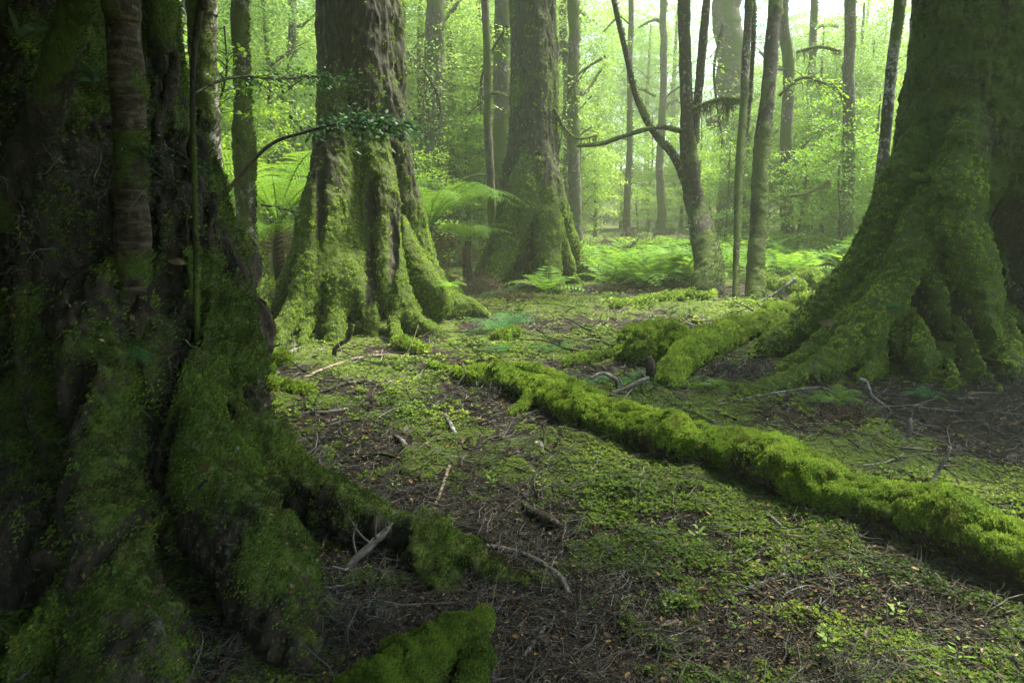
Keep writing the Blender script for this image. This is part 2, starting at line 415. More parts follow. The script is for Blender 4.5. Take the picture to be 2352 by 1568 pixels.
M = dict(
    moss=leaf_mat('moss_fronds', MOSS_COLS, .30, .75, .12, 3.0, .55, dead=(.075, .085, .014)),
    moss_mid=leaf_mat('shade_toned_moss_fronds', [(.0, (.018, .034, .006)), (.35, (.060, .110, .012)), (.75, (.14, .215, .022)), (1., (.24, .32, .05))], .28, .8, .12, 4.0, .5, dead=(.05, .05, .014)),  # middle moss tone, foreground shade set into its colour
    moss_dark=leaf_mat('shade_dark_moss_fronds', [(.0, (.008, .014, .004)), (.4, (.034, .062, .010)), (.75, (.11, .18, .020)), (1., (.26, .34, .045))], .25, .8, .12, 3.0, .5, dead=(.036, .026, .012)),  # darker copy of the moss, shade of the root mass in its colour
    moss_grey=leaf_mat('lichened_moss_fronds', [(.0, (.020, .032, .010)), (.45, (.075, .115, .022)), (.8, (.15, .21, .042)), (.93, (.21, .28, .09)), (1., (.30, .36, .22))], .25, .8, .12, 2.5, .45, dead=(.055, .042, .018)),
    ground_moss=leaf_mat('ground_moss_leaves', [(.0, (.018, .036, .008)), (.35, (.055, .105, .014)), (.7, (.145, .220, .022)), (1., (.29, .36, .05))], .30, .6, .12, 1.3, .6),
    bark=bark_mat('beech_bark', (.012, .010, .007), (.045, .039, .027), (.12, .105, .075), scale=24, stretch=(1, 1, .30), bump=1.0),
    bark_dark=bark_mat('dark_bark', (.010, .008, .006), (.030, .024, .016), (.075, .060, .042), lichen=.25, lichcol=(.13, .16, .10), lscale=30),  # dark brown bark with sparse dull lichen
    bark_mossy=bark_mat('moss_covered_bark', (.010, .008, .006), (.030, .024, .016), (.075, .060, .042), mossdark=(.024, .042, .006), mosslight=(.12, .20, .018)),
    bark_band=bark_mat('banded_bark', (.018, .013, .008), (.055, .040, .026), (.125, .095, .065), stretch=(1, 1, 1.5), scale=20, lichen=.45, bands=.22, bump=.7, lichcol=(.20, .21, .17)),
    bark_mott=bark_mat('mottled_bark', (.020, .017, .012), (.050, .043, .031), (.10, .085, .065), stretch=(1, 1, .8), lichen=.85, bump=.6, lichcol=(.36, .36, .31)),
    bark_brown=bark_mat('brown_mottled_bark', (.007, .006, .004), (.022, .018, .012), (.050, .041, .028), stretch=(1, 1, .8), lichen=.50, bump=.6, lichcol=(.24, .21, .16)),
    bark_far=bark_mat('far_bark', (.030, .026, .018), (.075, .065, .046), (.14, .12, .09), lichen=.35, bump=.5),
    leaf=leaf_mat('beech_leaves', [(.0, (.054, .12, .032)), (.5, (.14, .25, .055)), (1., (.27, .38, .085))], .48, .5, .3, .35, .35, True),  # leaf tone paled to carry part of the distant mist
    leaf_bright=leaf_mat('young_and_glow_leaves', [(.0, (.085, .19, .030)), (.6, (.18, .33, .045)), (1., (.32, .44, .07))], .5, .5, .3, .35, .35, True),
    leaf_dark=leaf_mat('glossy_leaves', [(.0, (.016, .050, .020)), (.6, (.040, .105, .040)), (1., (.085, .17, .05))], .22, .55, .2, 1.0, .2),
    fern=leaf_mat('fern_fronds', [(.0, (.065, .15, .026)), (.6, (.150, .285, .046)), (1., (.27, .40, .068))], .45, .65, .08, .8, .3, True),
    fern_blue=leaf_mat('cool_fern_fronds', [(.0, (.025, .10, .032)), (.6, (.055, .17, .05)), (1., (.10, .24, .07))], .4, .65, .08, .8, .3, True),
    fern_dead=leaf_mat('dead_fern_fronds', [(.0, (.05, .028, .015)), (.6, (.12, .070, .035)), (1., (.20, .13, .07))], .3, .7, .2, .8, .3, True),
    strap=leaf_mat('strap_leaves', [(.0, (.030, .070, .028)), (1., (.085, .14, .06))], .3, .4, .4, .8, .3),
    hang=leaf_mat('hanging_lichen', [(.0, (.075, .085, .025)), (1., (.19, .20, .07))], .45, .8, .1, .8, .3),
    litter=leaf_mat('fallen_leaves', [(.0, (.018, .012, .007)), (.4, (.050, .032, .016)), (.72, (.105, .065, .028)), (.9, (.26, .155, .055)), (1., (.42, .33, .15))], .2, .55, .3, .8, .15),
    twig=wood_mat('twig_wood', [(.15, (.010, .008, .006)), (.48, (.028, .024, .019)), (.66, (.066, .060, .050)), (.84, (.16, .16, .14)), (.93, (.34, .35, .31))]),
    twig_brown=wood_mat('brush_wood', [(.15, (.030, .018, .012)), (.5, (.085, .052, .036)), (.9, (.17, .115, .08))]),
    stick=bark_mat('grey_stick', (.055, .05, .045), (.13, .12, .105), (.25, .235, .21), lichen=.5, scale=20, bump=.4, lichcol=(.45, .46, .42)),
    stick_dark=bark_mat('dark_stick', (.012, .010, .008), (.035, .028, .022), (.08, .068, .055), lichen=.3, scale=20, bump=.5),
    stick_tan=bark_mat('tan_stick', (.09, .07, .05), (.19, .155, .11), (.32, .28, .21), scale=20, bump=.3),
    fibre=bark_mat('fern_trunk_fibre', (.010, .007, .005), (.030, .020, .013), (.07, .048, .03), stretch=(1, 1, .12), scale=22),
    floor=ground_mat(),
)

# ------------------------------------------------------------------ builders
def skel(pts, rad, n=None):
    p = catmull(np.column_stack([np.asarray(pts, float), np.asarray(rad, float)]), n or 8 * len(pts))
    return p[:, :3], np.maximum(p[:, 3], .004)

def cushions(V, s):
    """rounded pads with creases between them, 0 to 1 (cellular)"""
    P = V * s + .35 * np.column_stack([vn(V[:, 0] * s * 1.7, V[:, 1] * s * 1.7, V[:, 2] * s * 1.7, k) for k in (5, 6, 7)])
    I = np.floor(P); f1 = np.full(len(V), 9.0); f2 = np.full(len(V), 9.0)
    for a in (-1, 0, 1):
        for b in (-1, 0, 1):
            for c in (-1, 0, 1):
                J = (I + np.array([a, b, c])).astype(np.int64)
                q = J + np.column_stack([.5 + .45 * _h(J[:, 0], J[:, 1], J[:, 2], k) for k in (1, 2, 3)])
                d = np.linalg.norm(P - q, axis=1)
                f2 = np.where(d < f1, f1, np.minimum(f2, d)); f1 = np.minimum(f1, d)
    return np.clip((f2 - f1) * 1.3, 0, 1) ** .6

def grow(root, trunk, roots, vox, bark, mossmat, mossfn, nfuzz, L0=.0042, bark_amp=.03, lump_amp=.03, freq=5.0, it=6, extra=None, tn='trunk', rn='root', spread=.7, droop=.25, ridge=1.0, W=.62, up=.0, cush=6.0, carve=(), flare=False, bfreq=None, tuft=1.9):
    """one skin over trunk and roots, cut into a trunk mesh and root meshes, each with its own moss"""
    loc = np.array(root.location)
    sk = []
    pieces = []
    for pts, rad, fl in trunk:
        a, r = skel(pts, rad); sk.append([0, a, r])
        pieces.append(tube_arrays(a, r, 28, .0, flute=fl))
    ax0 = skel(trunk[0][0], trunk[0][1])[0]
    for k, (pts, rad) in enumerate(roots):
        pts = np.asarray(pts, float); rad = np.asarray(rad, float)
        if flare == 1:
            h = 5.0 * rad[0]; q = pts[0] + np.array([0, 0, h]); c = ax0[np.argmin(np.abs(ax0[:, 2] - q[2]))]
            pts = np.vstack([q * .45 + c * .55, pts]); rad = np.concatenate([[rad[0] * .5], rad])
        if flare:
            d = unit(pts[-1] - pts[-2]); rr = rad[-1]
            pts = np.vstack([pts, pts[-1] + d * rr * 2.2 + np.array([0, 0, -rr * 1.6])]); rad = np.append(rad, rr * .45)
        a, r = skel(pts, rad); sk.append([k + 1, a, r])
        pieces.append(tube_arrays(a, r, 14))
    if extra: pieces += extra
    V, Q = remesh(pieces, vox, it)
    N = vnormals(V, Q)
    # bark ridges and mossy lumps
    f2 = bfreq or freq * 2.2
    wx = .05 * vn(V[:, 0] * 3, V[:, 1] * 3, V[:, 2] * 2, 70)
    br = .45 * fbm(V[:, 0] * freq * .7, V[:, 1] * freq * .7, V[:, 2] * freq * .08, 2, 77) + .75 - 1.9 * np.abs(fbm((V[:, 0] + wx) * f2, (V[:, 1] + wx) * f2, V[:, 2] * f2 * .26, 3, 77))
    fine = fbm(V[:, 0] * f2 * 2.4, V[:, 1] * f2 * 2.4, V[:, 2] * f2 * .7, 3, 78)
    lump = fbm(V[:, 0] * 4, V[:, 1] * 4, V[:, 2] * 3.2, 3, 79) + cushions(V, cush) * .5 + cushions(V + 3, cush * 2.2) * .35 - .42
    ms = np.clip(mossfn(V, N), 0, 1)
    for cu_, cv_, cy_, cw_, ch_, cd_ in carve:
        q = PY(cu_, cv_, cy_); w_, h_ = px(cw_, q), px(ch_, q)
        g = np.exp(-(((V[:, 0] - q[0] + .25 * w_ * np.sin((V[:, 2] - q[2]) * 9 / h_ * .4)) / w_) ** 2) ** 1.5 - (((V[:, 2] - q[2]) / h_) ** 2) ** 1.5) * (N[:, 1] < .35) * (np.abs(V[:, 1] - q[1]) < 1.2)
        V = V + np.array([0, 1.0, 0]) * (cd_ * g)[:, None]; ms = ms * (1 - .9 * np.clip(g * 1.5, 0, 1))
    amp = bark_amp * (1 - .75 * ms * sstep(.3, 1, ms))
    V = V + N * (amp * (br * ridge + fine * .6) + lump_amp * lump * (.5 + ms))[:, None]
    V = smooth_mesh(V, Q, 1, .3)
    N = vnormals(V, Q)
    # which root each face belongs to
    C = (V[Q[:, 0]] + V[Q[:, 2]]) / 2
    best = np.full(len(C), 1e9); lab = np.zeros(len(C), int)
    for k, a, r in sk:
        for q in range(len(a)):
            d = np.linalg.norm(C - a[q], axis=1) - r[q] - (.0 if k else .02)
            w = d < best; best[w] = d[w]; lab[w] = k
    tot = None
    parts = []
    pr_all = sample_surface(V, Q, ms + 1e-6, 1)[2]
    for k in sorted(set(lab)):
        f = lab == k
        if f.sum() < 12: continue
        q = Q[f]; u, inv = np.unique(q, return_inverse=True)
        me = mesh(tn if k == 0 else rn, V[u] - loc, inv.reshape(-1, 4), smooth=True, attrs={'moss': ms[u]}, normals=N[u])
        o = put(tn if k == 0 else rn, me, bark, root)
        n = int(nfuzz * pr_all[f].sum() / pr_all.sum())
        if n > 40 and mossmat:
            # tufts: each a little dome of blades fanning out from one point
            nb = 11
            p, fi, _ = sample_surface(V, q, ms ** 1.3, max(4, n // nb))
            nn = unit(N[q[fi]].mean(1))
            tr = np.maximum(L0 * np.linalg.norm(p - CAM, axis=1), .007) * rng.lognormal(0, .3, len(p)) * tuft
            p = np.repeat(p, nb, 0); nn = np.repeat(nn, nb, 0); tr = np.repeat(tr, nb)[:, None]
            of = rng.normal(size=p.shape); of = of - nn * (of * nn).sum(1)[:, None]; of = unit(of) * np.sqrt(rng.random((len(p), 1)))
            p = p + of * tr + nn * tr * (.75 * (1 - (of ** 2).sum(1)[:, None]) - .15)
            nn = unit(nn * .8 + of * 1.0)
            if up: nn = unit(nn + np.array([0, 0, up]))
            dist = np.linalg.norm(p - CAM, axis=1)
            L = np.maximum(L0 * dist * 1.1, .008)
            bv, bq = blades(p, len(p), L * .85, L * W, spread, droop)
            put('moss', mesh('moss', bv - loc, bq), mossmat, o)
        parts.append(o)
    return V, Q, N, ms, parts

def std_moss(h0, h1, top=.9, base=.15, nz=.5, amp=.9, seed=3):
    """moss thick near the ground and on upward faces, thin higher up the trunk"""
    def f(V, N):
        n = fbm(V[:, 0] * 2.2, V[:, 1] * 2.2, V[:, 2] * 1.3, 4, seed)
        g = th(V[:, 0], V[:, 1]); z = V[:, 2] - g
        lo = 1 - sstep(h0, h1, z)
        return base + (top - base) * lo + nz * N[:, 2] + amp * n
    return f

LEAFCLOUDS = {}
def leaf_cloud(key, n, per, rx, ry, rz, leaf, R, shell=.55, gap=.0, flat=.35, tiers=0):
    """crown mesh: many sprays of leaves through an uneven volume with gaps"""
    k = n * 3
    p = rng.normal(size=(k, 3)); p = unit(p) * (shell + (1 - shell) * rng.random((k, 1))) ** .7
    p[:, 2] = p[:, 2]
    f = fbm(p[:, 0] * 2.3 + sum(map(ord, key)) % 97, p[:, 1] * 2.3, p[:, 2] * 2.3, 3, 19)
    p = p[f > gap][:n]
    bulge = 1 + .35 * fbm(p[:, 0] * 1.6, p[:, 1] * 1.6, p[:, 2] * 1.6, 2, 23)
    c = p * bulge[:, None] * np.array([rx, ry, rz])
    if tiers: c[:, 2] = c[:, 2] + .5 * (np.round(c[:, 2] / tiers + rng.normal(size=len(c)) * .3) * tiers - c[:, 2])
    ax = unit(p * np.array([1, 1, .15]) + .5 * rng.normal(size=p.shape) * np.array([1, 1, .2]))
    V, Q = spray_leaves(c, ax, rng.uniform(.6, 1.3, len(c)) * R, per, leaf, flat)
    return V, Q

def branches(base, tips, r0, K=7, sag=.12):
    """bare limbs from one axis out to the tips"""
    n = len(tips)
    t = np.linspace(0, 1, K)[None, :, None]
    p = base[:, None] * (1 - t) + tips[:, None] * t
    amp = np.linalg.norm(tips - base, axis=1)[:, None, None]
    p = p + amp * .07 * np.sin(t * PI) * rng.normal(size=(n, 1, 3)) + amp * .04 * rng.normal(size=(n, K, 3)) * np.sin(t * PI)
    p[..., 2] += (amp[..., 0] * sag) * np.sin(t[..., 0] * PI)
    return twig_tubes(p, r0, 5, .25)

def frond_arrays(L, W, n, arch, pin=10, droop=.5, rise=.9, serr=True, tip=.12, rr=.008, fill=.85, pw=.5):
    """one fern frond in local space: grows from the origin along +X, arching; leaflets on both sides"""
    t = np.linspace(0, 1, n)
    ang = rise - (rise + droop) * t ** arch
    dx = np.cos(ang); dz = np.sin(ang); st = L / n
    P0 = np.column_stack([np.cumsum(dx) * st, np.zeros(n), np.cumsum(dz) * st])
    T = unit(np.gradient(P0, axis=0)); Nn = np.column_stack([-T[:, 2], np.zeros(n), T[:, 0]])
    mb = MB()
    rc = twig_tubes(P0[None], np.array([rr]), 3, .2); mb.add(*rc)
    prof = np.sin(np.clip((t - .10) / .9, 0, 1) ** .65 * PI) ** .75 * (1 - .15 * t)
    for sgn in (-1, 1):
        for i in range(int(n * .10), n - 1):
            w = W * .5 * prof[i] * rng.uniform(.9, 1.08)
            if w < .01: continue
            d = unit(np.array([0, sgn, 0]) + T[i] * .42 - Nn[i] * .12 + rng.normal(size=3) * .05)
            q = unit(np.cross(d, Nn[i]))
            if serr:
                m = max(3, int(pin * (w / (W * .5)) + .5))
                s = (np.arange(m) + .5) / m
                c = P0[i] + d * (s * w)[:, None] - Nn[i] * (s ** 2 * w * .22)[:, None]
                ll = min(L / n * .60, w * .3) * (1 - s * .75) + .002
                for g in (-1, 1):
                    dd = np.broadcast_to(unit(q * g + d * .55), c.shape)
                    ss = np.broadcast_to(d, c.shape)
                    V, Q = leaf_quads(c, dd, ss, ll, np.full(m, w / m * fill)); mb.add(V, Q)
            else:
                V, Q = leaf_quads(P0[i][None], d[None], q[None], [w], [L / n * pw]); mb.add(V, Q)
    return mb.arrays()

def frond_mesh(name, mat, *a, **k):
    V, Q, T = frond_arrays(*a, **k)
    me = mesh(name, V, Q, T); me.materials.append(mat); return me

def fern(name, label, loc, meshes, n, group=None, scale=1.0, tilt=.0, cat='fern', spreadang=(0, 2 * PI)):
    t = thing(name, label, cat, loc, group)
    a0 = rng.uniform(0, 6)
    for i in range(n):
        o = bpy.data.objects.new('frond', meshes[i % len(meshes)]); COL.objects.link(o); o.parent = t
        a = spreadang[0] + (spreadang[1] - spreadang[0]) * (i + rng.uniform(-.25, .25)) / n + (a0 if spreadang[1] > 6 else 0)
        o.rotation_euler = (rng.uniform(-.15, .15), rng.uniform(-.2, .15) - tilt, a)
        s = scale * rng.uniform(.8, 1.15); o.scale = (s, s, s)
    return t

def simple_trunk(root, pts, rad, mat, seg=14, n=None, mossfn=None, wob=.10, name='trunk', nf=0, mossmat=None, L0=.004, bump=.0):
    loc = np.array(root.location)
    p = catmull(np.column_stack([np.asarray(pts, float), np.asarray(rad, float)]), n or 14 * len(pts))
    c, r = p[:, :3].copy(), np.maximum(p[:, 3], .003)
    k = np.arange(len(c)); c[:, 0] += r * .25 * fbm(c[:, 2] * 1.5, c[:, 1] * 0 + loc[0], c[:, 1] * 0, 3, 3); c[:, 1] += r * .25 * fbm(c[:, 2] * 1.5, c[:, 1] * 0 + loc[0] + 9, c[:, 1] * 0, 3, 4)
    V, Q, T = tube_arrays(c, r, seg, wob, seed=int(abs(loc[0]) * 10) % 50)
    rr_ = float(np.median(r)); f_ = 1.1 / max(rr_, .02)
    V = V + vnormals(V, Q) * (rr_ * .10 * fbm(V[:, 0] * f_, V[:, 1] * f_, V[:, 2] * f_ * .6, 4, 8))[:, None]
    N = vnormals(V, Q)
    ms = np.clip((mossfn or std_moss(.5, 2.5, .8, .1, .3, 1.0))(V, N), 0, 1)
    if bump: V = V + N * (bump * ms * (.4 + 1.6 * fbm(V[:, 0] * 9, V[:, 1] * 9, V[:, 2] * 7, 3, 5)))[:, None]
    o = put(name, mesh(name, V - loc, Q, T, True, {'moss': ms}), mat, root)
    if nf:
        p_, fi, _ = sample_surface(V, Q, ms, nf)
        nn = unit(N[Q[fi]].mean(1)); L = np.maximum(L0 * np.linalg.norm(p_ - CAM, axis=1), .01)
        bv, bq = blades(p_, len(p_), L, L * .55, .8, .3)
        put('moss', mesh('moss', bv - loc, bq), mossmat or M['moss_dark'], o)
    return o

# ------------------------------------------------------------------ measuring helpers
def PY(u, v, Y):
    D = FW + (u - CU) / F * RT + (CV - v) / F * UP
    return CAM + D * (Y / D[1])

def px(rpx, p):
    return rpx / F * float(np.dot(p - CAM, FW))

def line(rows, y0=None):
    """rows of (u, v, half width on the sheet, Y or None = on the ground, blank Ys are spread evenly) -> points and radii"""
    Ys = [r[3] if len(r) > 3 else '-' for r in rows]
    Y = [float(G(r[0], r[1])[1]) if y is None else y for r, y in zip(rows, Ys)]
    k = [i for i, y in enumerate(Y) if y != '-']
    yy = np.interp(range(len(Y)), k, [Y[i] for i in k])
    pts = np.array([PY(r[0], r[1], y) for r, y in zip(rows, yy)])
    return pts, np.array([px(r[2], p) for r, p in zip(rows, pts)])

def ground_line(rows, sink=.75):
    """a lying thing: rows of (u, v of its middle, half width); rests on the ground"""
    pts, rad = [], []
    for u, v, r in rows:
        g = G(u, v + r * sink); p = PY(u, v, g[1]); pts.append(p); rad.append(px(r, p))
    return np.array(pts), np.array(rad)

def onground(x, y, dz=0.0): return np.array([x, y, float(th(x, y)) + dz])

# ------------------------------------------------------------------ world, sun, air
SUN_EL, SUN_AZ = math.radians(59), math.radians(60)          # the light comes over the far trees, a little to one side
w = bpy.data.worlds.new('World'); S.world = w; w.use_nodes = True
wt = w.node_tree; wt.nodes.clear()
sky = nd(wt, 'ShaderNodeTexSky', sky_type='NISHITA', sun_disc=False, sun_elevation=SUN_EL, sun_rotation=SUN_AZ, air_density=1.0, dust_density=2.5, ozone_density=1.0)
bg = wt.nodes.new('ShaderNodeBackground'); bg.inputs['Strength'].default_value = SKY_STRENGTH
wo = wt.nodes.new('ShaderNodeOutputWorld')
wt.links.new(sky.outputs[0], bg.inputs[0]); wt.links.new(bg.outputs[0], wo.inputs[0])
sl = bpy.data.lights.new('sun', 'SUN'); sl.energy = SUN_STRENGTH; sl.angle = math.radians(SUN_ANGLE); sl.color = (1.0, .98, .80)
so = bpy.data.objects.new('sun', sl); COL.objects.link(so)
dirv = Vector((math.sin(SUN_AZ) * math.cos(SUN_EL), math.cos(SUN_AZ) * math.cos(SUN_EL), math.sin(SUN_EL)))
so.rotation_euler = dirv.to_track_quat('Z', 'Y').to_euler(); so.location = dirv * 60

def haze_box():
    hv = np.array([(x, y, z) for x in (-105, 105) for y in (-105, 105) for z in (-3, HAZE_TOP)], float)
    hq = [(0, 1, 3, 2), (4, 6, 7, 5), (0, 4, 5, 1), (2, 3, 7, 6), (0, 2, 6, 4), (1, 5, 7, 3)]
    m, t, out = nt('forest_air')
    v = t.nodes.new('ShaderNodeVolumePrincipled')
    v.inputs['Color'].default_value = HAZE_COL; v.inputs['Density'].default_value = HAZE_D; v.inputs['Anisotropy'].default_value = HAZE_G  # tint stands in for daylight filtered green by the leaves
    t.links.new(v.outputs[0], out.inputs['Volume'])
    tag(put('haze', mesh('haze', hv, hq), m), 'pale green mist hanging between the forest trees', 'haze', kind='stuff')
if HAZE_D > 0: haze_box()

# ------------------------------------------------------------------ ground
def build_ground():
    a = np.concatenate([np.linspace(-58, 58, 620), np.linspace(58, 302, 60)[1:-1]]) * PI / 180
    r = np.concatenate([np.geomspace(.25, 1.3, 14)[:-1], np.geomspace(1.3, 30, 420), np.geomspace(30, 95, 40)[1:]])
    A, R = np.meshgrid(a, r); x = R * np.sin(A); y = R * np.cos(A)
    z = th_fine(x.ravel(), y.ravel()).reshape(x.shape)
    V = np.stack([x, y, z], -1).reshape(-1, 3); n = len(a)
    i = np.arange(len(r) - 1)[:, None] * n; j = np.arange(n)[None]; k = (j + 1) % n
    Q = np.stack([i + j, i + n + j, i + n + k, i + k], -1).reshape(-1, 4)[:, ::-1]
    V = np.vstack([V, [[0, 0, float(th(0, 0))]]]); jj = np.arange(n)
    T = np.stack([(jj + 1) % n, jj, np.full(n, len(V) - 1)], -1)[:, ::-1]
    ms = moss_field(V[:, 0], V[:, 1])
    tag(put('ground', mesh('ground', V, Q, T, True, {'moss': ms}), M['floor']), kind='structure')
build_ground()

def polar(n, r0, r1, half=44, p=1.0):
    a = rng.uniform(-half, half, n) * PI / 180
    i = rng.random(n) ** p
    r = 1 / (1 / r1 + (1 / r0 - 1 / r1) * i)
    return r * np.sin(a), r * np.cos(a), r

def build_ground_moss():
    x, y, r = polar(int(190000 * DENS), 1.6, 26)
    m = moss_field(x, y); k = rng.random(len(x)) < m * .95 + .03
    x, y, r = x[k], y[k], r[k]; n = len(x)
    c = np.column_stack([x, y, th_fine(x, y) + .002])
    size = np.maximum(.0031 * r, .0072) * rng.uniform(.6, 1.3, n) * (.75 + .9 * sstep(-.15, .5, fbm(x * 1.7, y * 1.7, x * 0, 3, 66)))
    c[:, 2] += size * rng.uniform(0, 1.0, n)
    h = 5
    a = rng.uniform(0, 6.28, n)[:, None] + np.arange(h)[None] * 2 * PI / h + rng.normal(size=(n, h)) * .25
    el = rng.uniform(.05, .75, (n, h))
    d = np.stack([np.cos(a) * np.cos(el), np.sin(a) * np.cos(el), np.sin(el)], -1).reshape(-1, 3)
    s = np.stack([-np.sin(a), np.cos(a), .35 * rng.normal(size=a.shape)], -1).reshape(-1, 3); s = unit(s)
    L = np.repeat(size, h) * rng.uniform(.7, 1.2, n * h)
    V, Q = leaf_quads(np.repeat(c, h, 0), d, s, L, L * .62)
    tag(put('ground_moss', mesh('ground_moss', V, Q), M['ground_moss']), 'low bright green moss and creeping leaves carpeting the forest floor', 'moss', kind='stuff')
build_ground_moss()

def build_litter():
    x, y, r = polar(int(26000 * DENS), 1.6, 20)
    m = moss_field(x, y); k = rng.random(len(x)) < (1 - m) * .9 + .16
    x, y, r = x[k], y[k], r[k]
    # extra drifts where the photo shows bare brown litter
    ex = rng.normal(size=(2600, 2)) * np.array([.55, .30]) + np.array([1.0, 2.35])
    x = np.concatenate([x, ex[:, 0]]); y = np.concatenate([y, ex[:, 1]]); r = np.hypot(x, y); n = len(x)
    c = np.column_stack([x, y, th_fine(x, y) + rng.uniform(.004, .02, n)])
    a = rng.uniform(0, 6.28, n); d = unit(np.column_stack([np.cos(a), np.sin(a), rng.normal(size=n) * .25]))
    s = unit(np.cross(d, unit(np.column_stack([rng.normal(size=n) * .35, rng.normal(size=n) * .35, np.ones(n)]))))
    L = np.maximum(.006 * r, .016) * rng.lognormal(0, .35, n); L[rng.random(n) < .04] *= 2.0
    W = L * rng.uniform(.35, .6, n)
    nrm = np.cross(s, d); cu = (L * rng.uniform(-.12, .2, n))[:, None] * nrm
    L_, W_ = L[:, None], W[:, None]
    V = np.stack([c, c + d * L_ * .3 + s * W_ * .45 + cu, c + d * L_ * .65 + s * W_ * .42 + cu, c + d * L_, c + d * L_ * .65 - s * W_ * .42 + cu, c + d * L_ * .3 - s * W_ * .45 + cu], 1).reshape(-1, 3)
    b = np.arange(n)[:, None] * 6
    Q = np.concatenate([b + np.array([[0, 1, 2, 3]]), b + np.array([[0, 3, 4, 5]])])
    tag(put('leaf_litter', mesh('leaf_litter', V, Q), M['litter']), 'small brown and tan fallen leaves littering the forest floor', 'leaf litter', kind='stuff')
build_litter()

def build_twigs():
    mb = MB()
    x, y, r = polar(int(26000 * DENS), 1.6, 17)
    m = moss_field(x, y); k = rng.random(len(x)) < (1 - m) * .6 + .45
    x, y, r = x[k], y[k], r[k]; n = len(x)
    a = rng.uniform(0, 6.28, n); L = np.clip(rng.lognormal(-1.75, .55, n), .05, .8) * np.clip(r / 5, .6, 1.8)
    d = np.column_stack([np.cos(a), np.sin(a), rng.normal(size=n) * .35])
    mb.add(*twigs(np.column_stack([x, y, th_fine(x, y) + rng.uniform(0, .03, n)]), d, L, np.maximum(.00075 * r, .0016) * rng.lognormal(0, .4, n), 6, .28, 3))
    # denser brush: many short side twigs clustered round centres
    cx, cy, cr = polar(int(620 * DENS), 1.9, 14)
    k = moss_field(cx, cy) < .9; cx, cy, cr = cx[k], cy[k], cr[k]
    q = 26; n = len(cx) * q
    ox = np.repeat(cx, q) + rng.normal(size=n) * .14; oy = np.repeat(cy, q) + rng.normal(size=n) * .14; rr = np.repeat(cr, q)
    a = np.repeat(rng.uniform(0, 6.28, len(cx)), q) + rng.normal(size=n) * .9
    d = np.column_stack([np.cos(a), np.sin(a), rng.uniform(-.1, .55, n)])
    mb.add(*twigs(np.column_stack([ox, oy, th_fine(ox, oy) + .01]), d, rng.uniform(.08, .3, n), np.maximum(.0006 * rr, .0012), 6, .3, 3))
    V, Q, T = mb.arrays()
    tag(put('twig_litter', mesh('twig_litter', V, Q), M['twig']), 'tangle of thin grey and brown twigs strewn over the forest floor', 'twigs', kind='stuff')
build_twigs()

# ------------------------------------------------------------------ the great trees
def crown_part(root, me, mat, at, sc, rot=0.0):
    o = bpy.data.objects.new('crown', me); COL.objects.link(o); o.parent = root
    if not me.materials: me.materials.append(mat)
    o.location = tuple(np.array(at) - np.array(root.location)); o.scale = sc if isinstance(sc, tuple) else (sc,) * 3; o.rotation_euler = (0, 0, rot)
    return o

crown_meshes = []
for k in range(3):
    V, Q = leaf_cloud('c%d' % k, 420, 34, 1, 1, .62, .030, .26, .35, -.05)
    crown_meshes.append(mesh('crown', V, Q))

V, Q = leaf_cloud('dense', 520, 40, 1, 1, .8, .065, .30, .05, -.4)
shade_canopy = mesh('crown', V, Q)  # thick leaf mass, reused out of view overhead to block light

def tall_limbs(root, axis, tips, r, mat):
    V, Q = branches(axis, tips, r)
    put('limb', mesh('limb', V - np.array(root.location), Q, smooth=True, attrs={'moss': np.full(len(V), .5)}), mat, root)

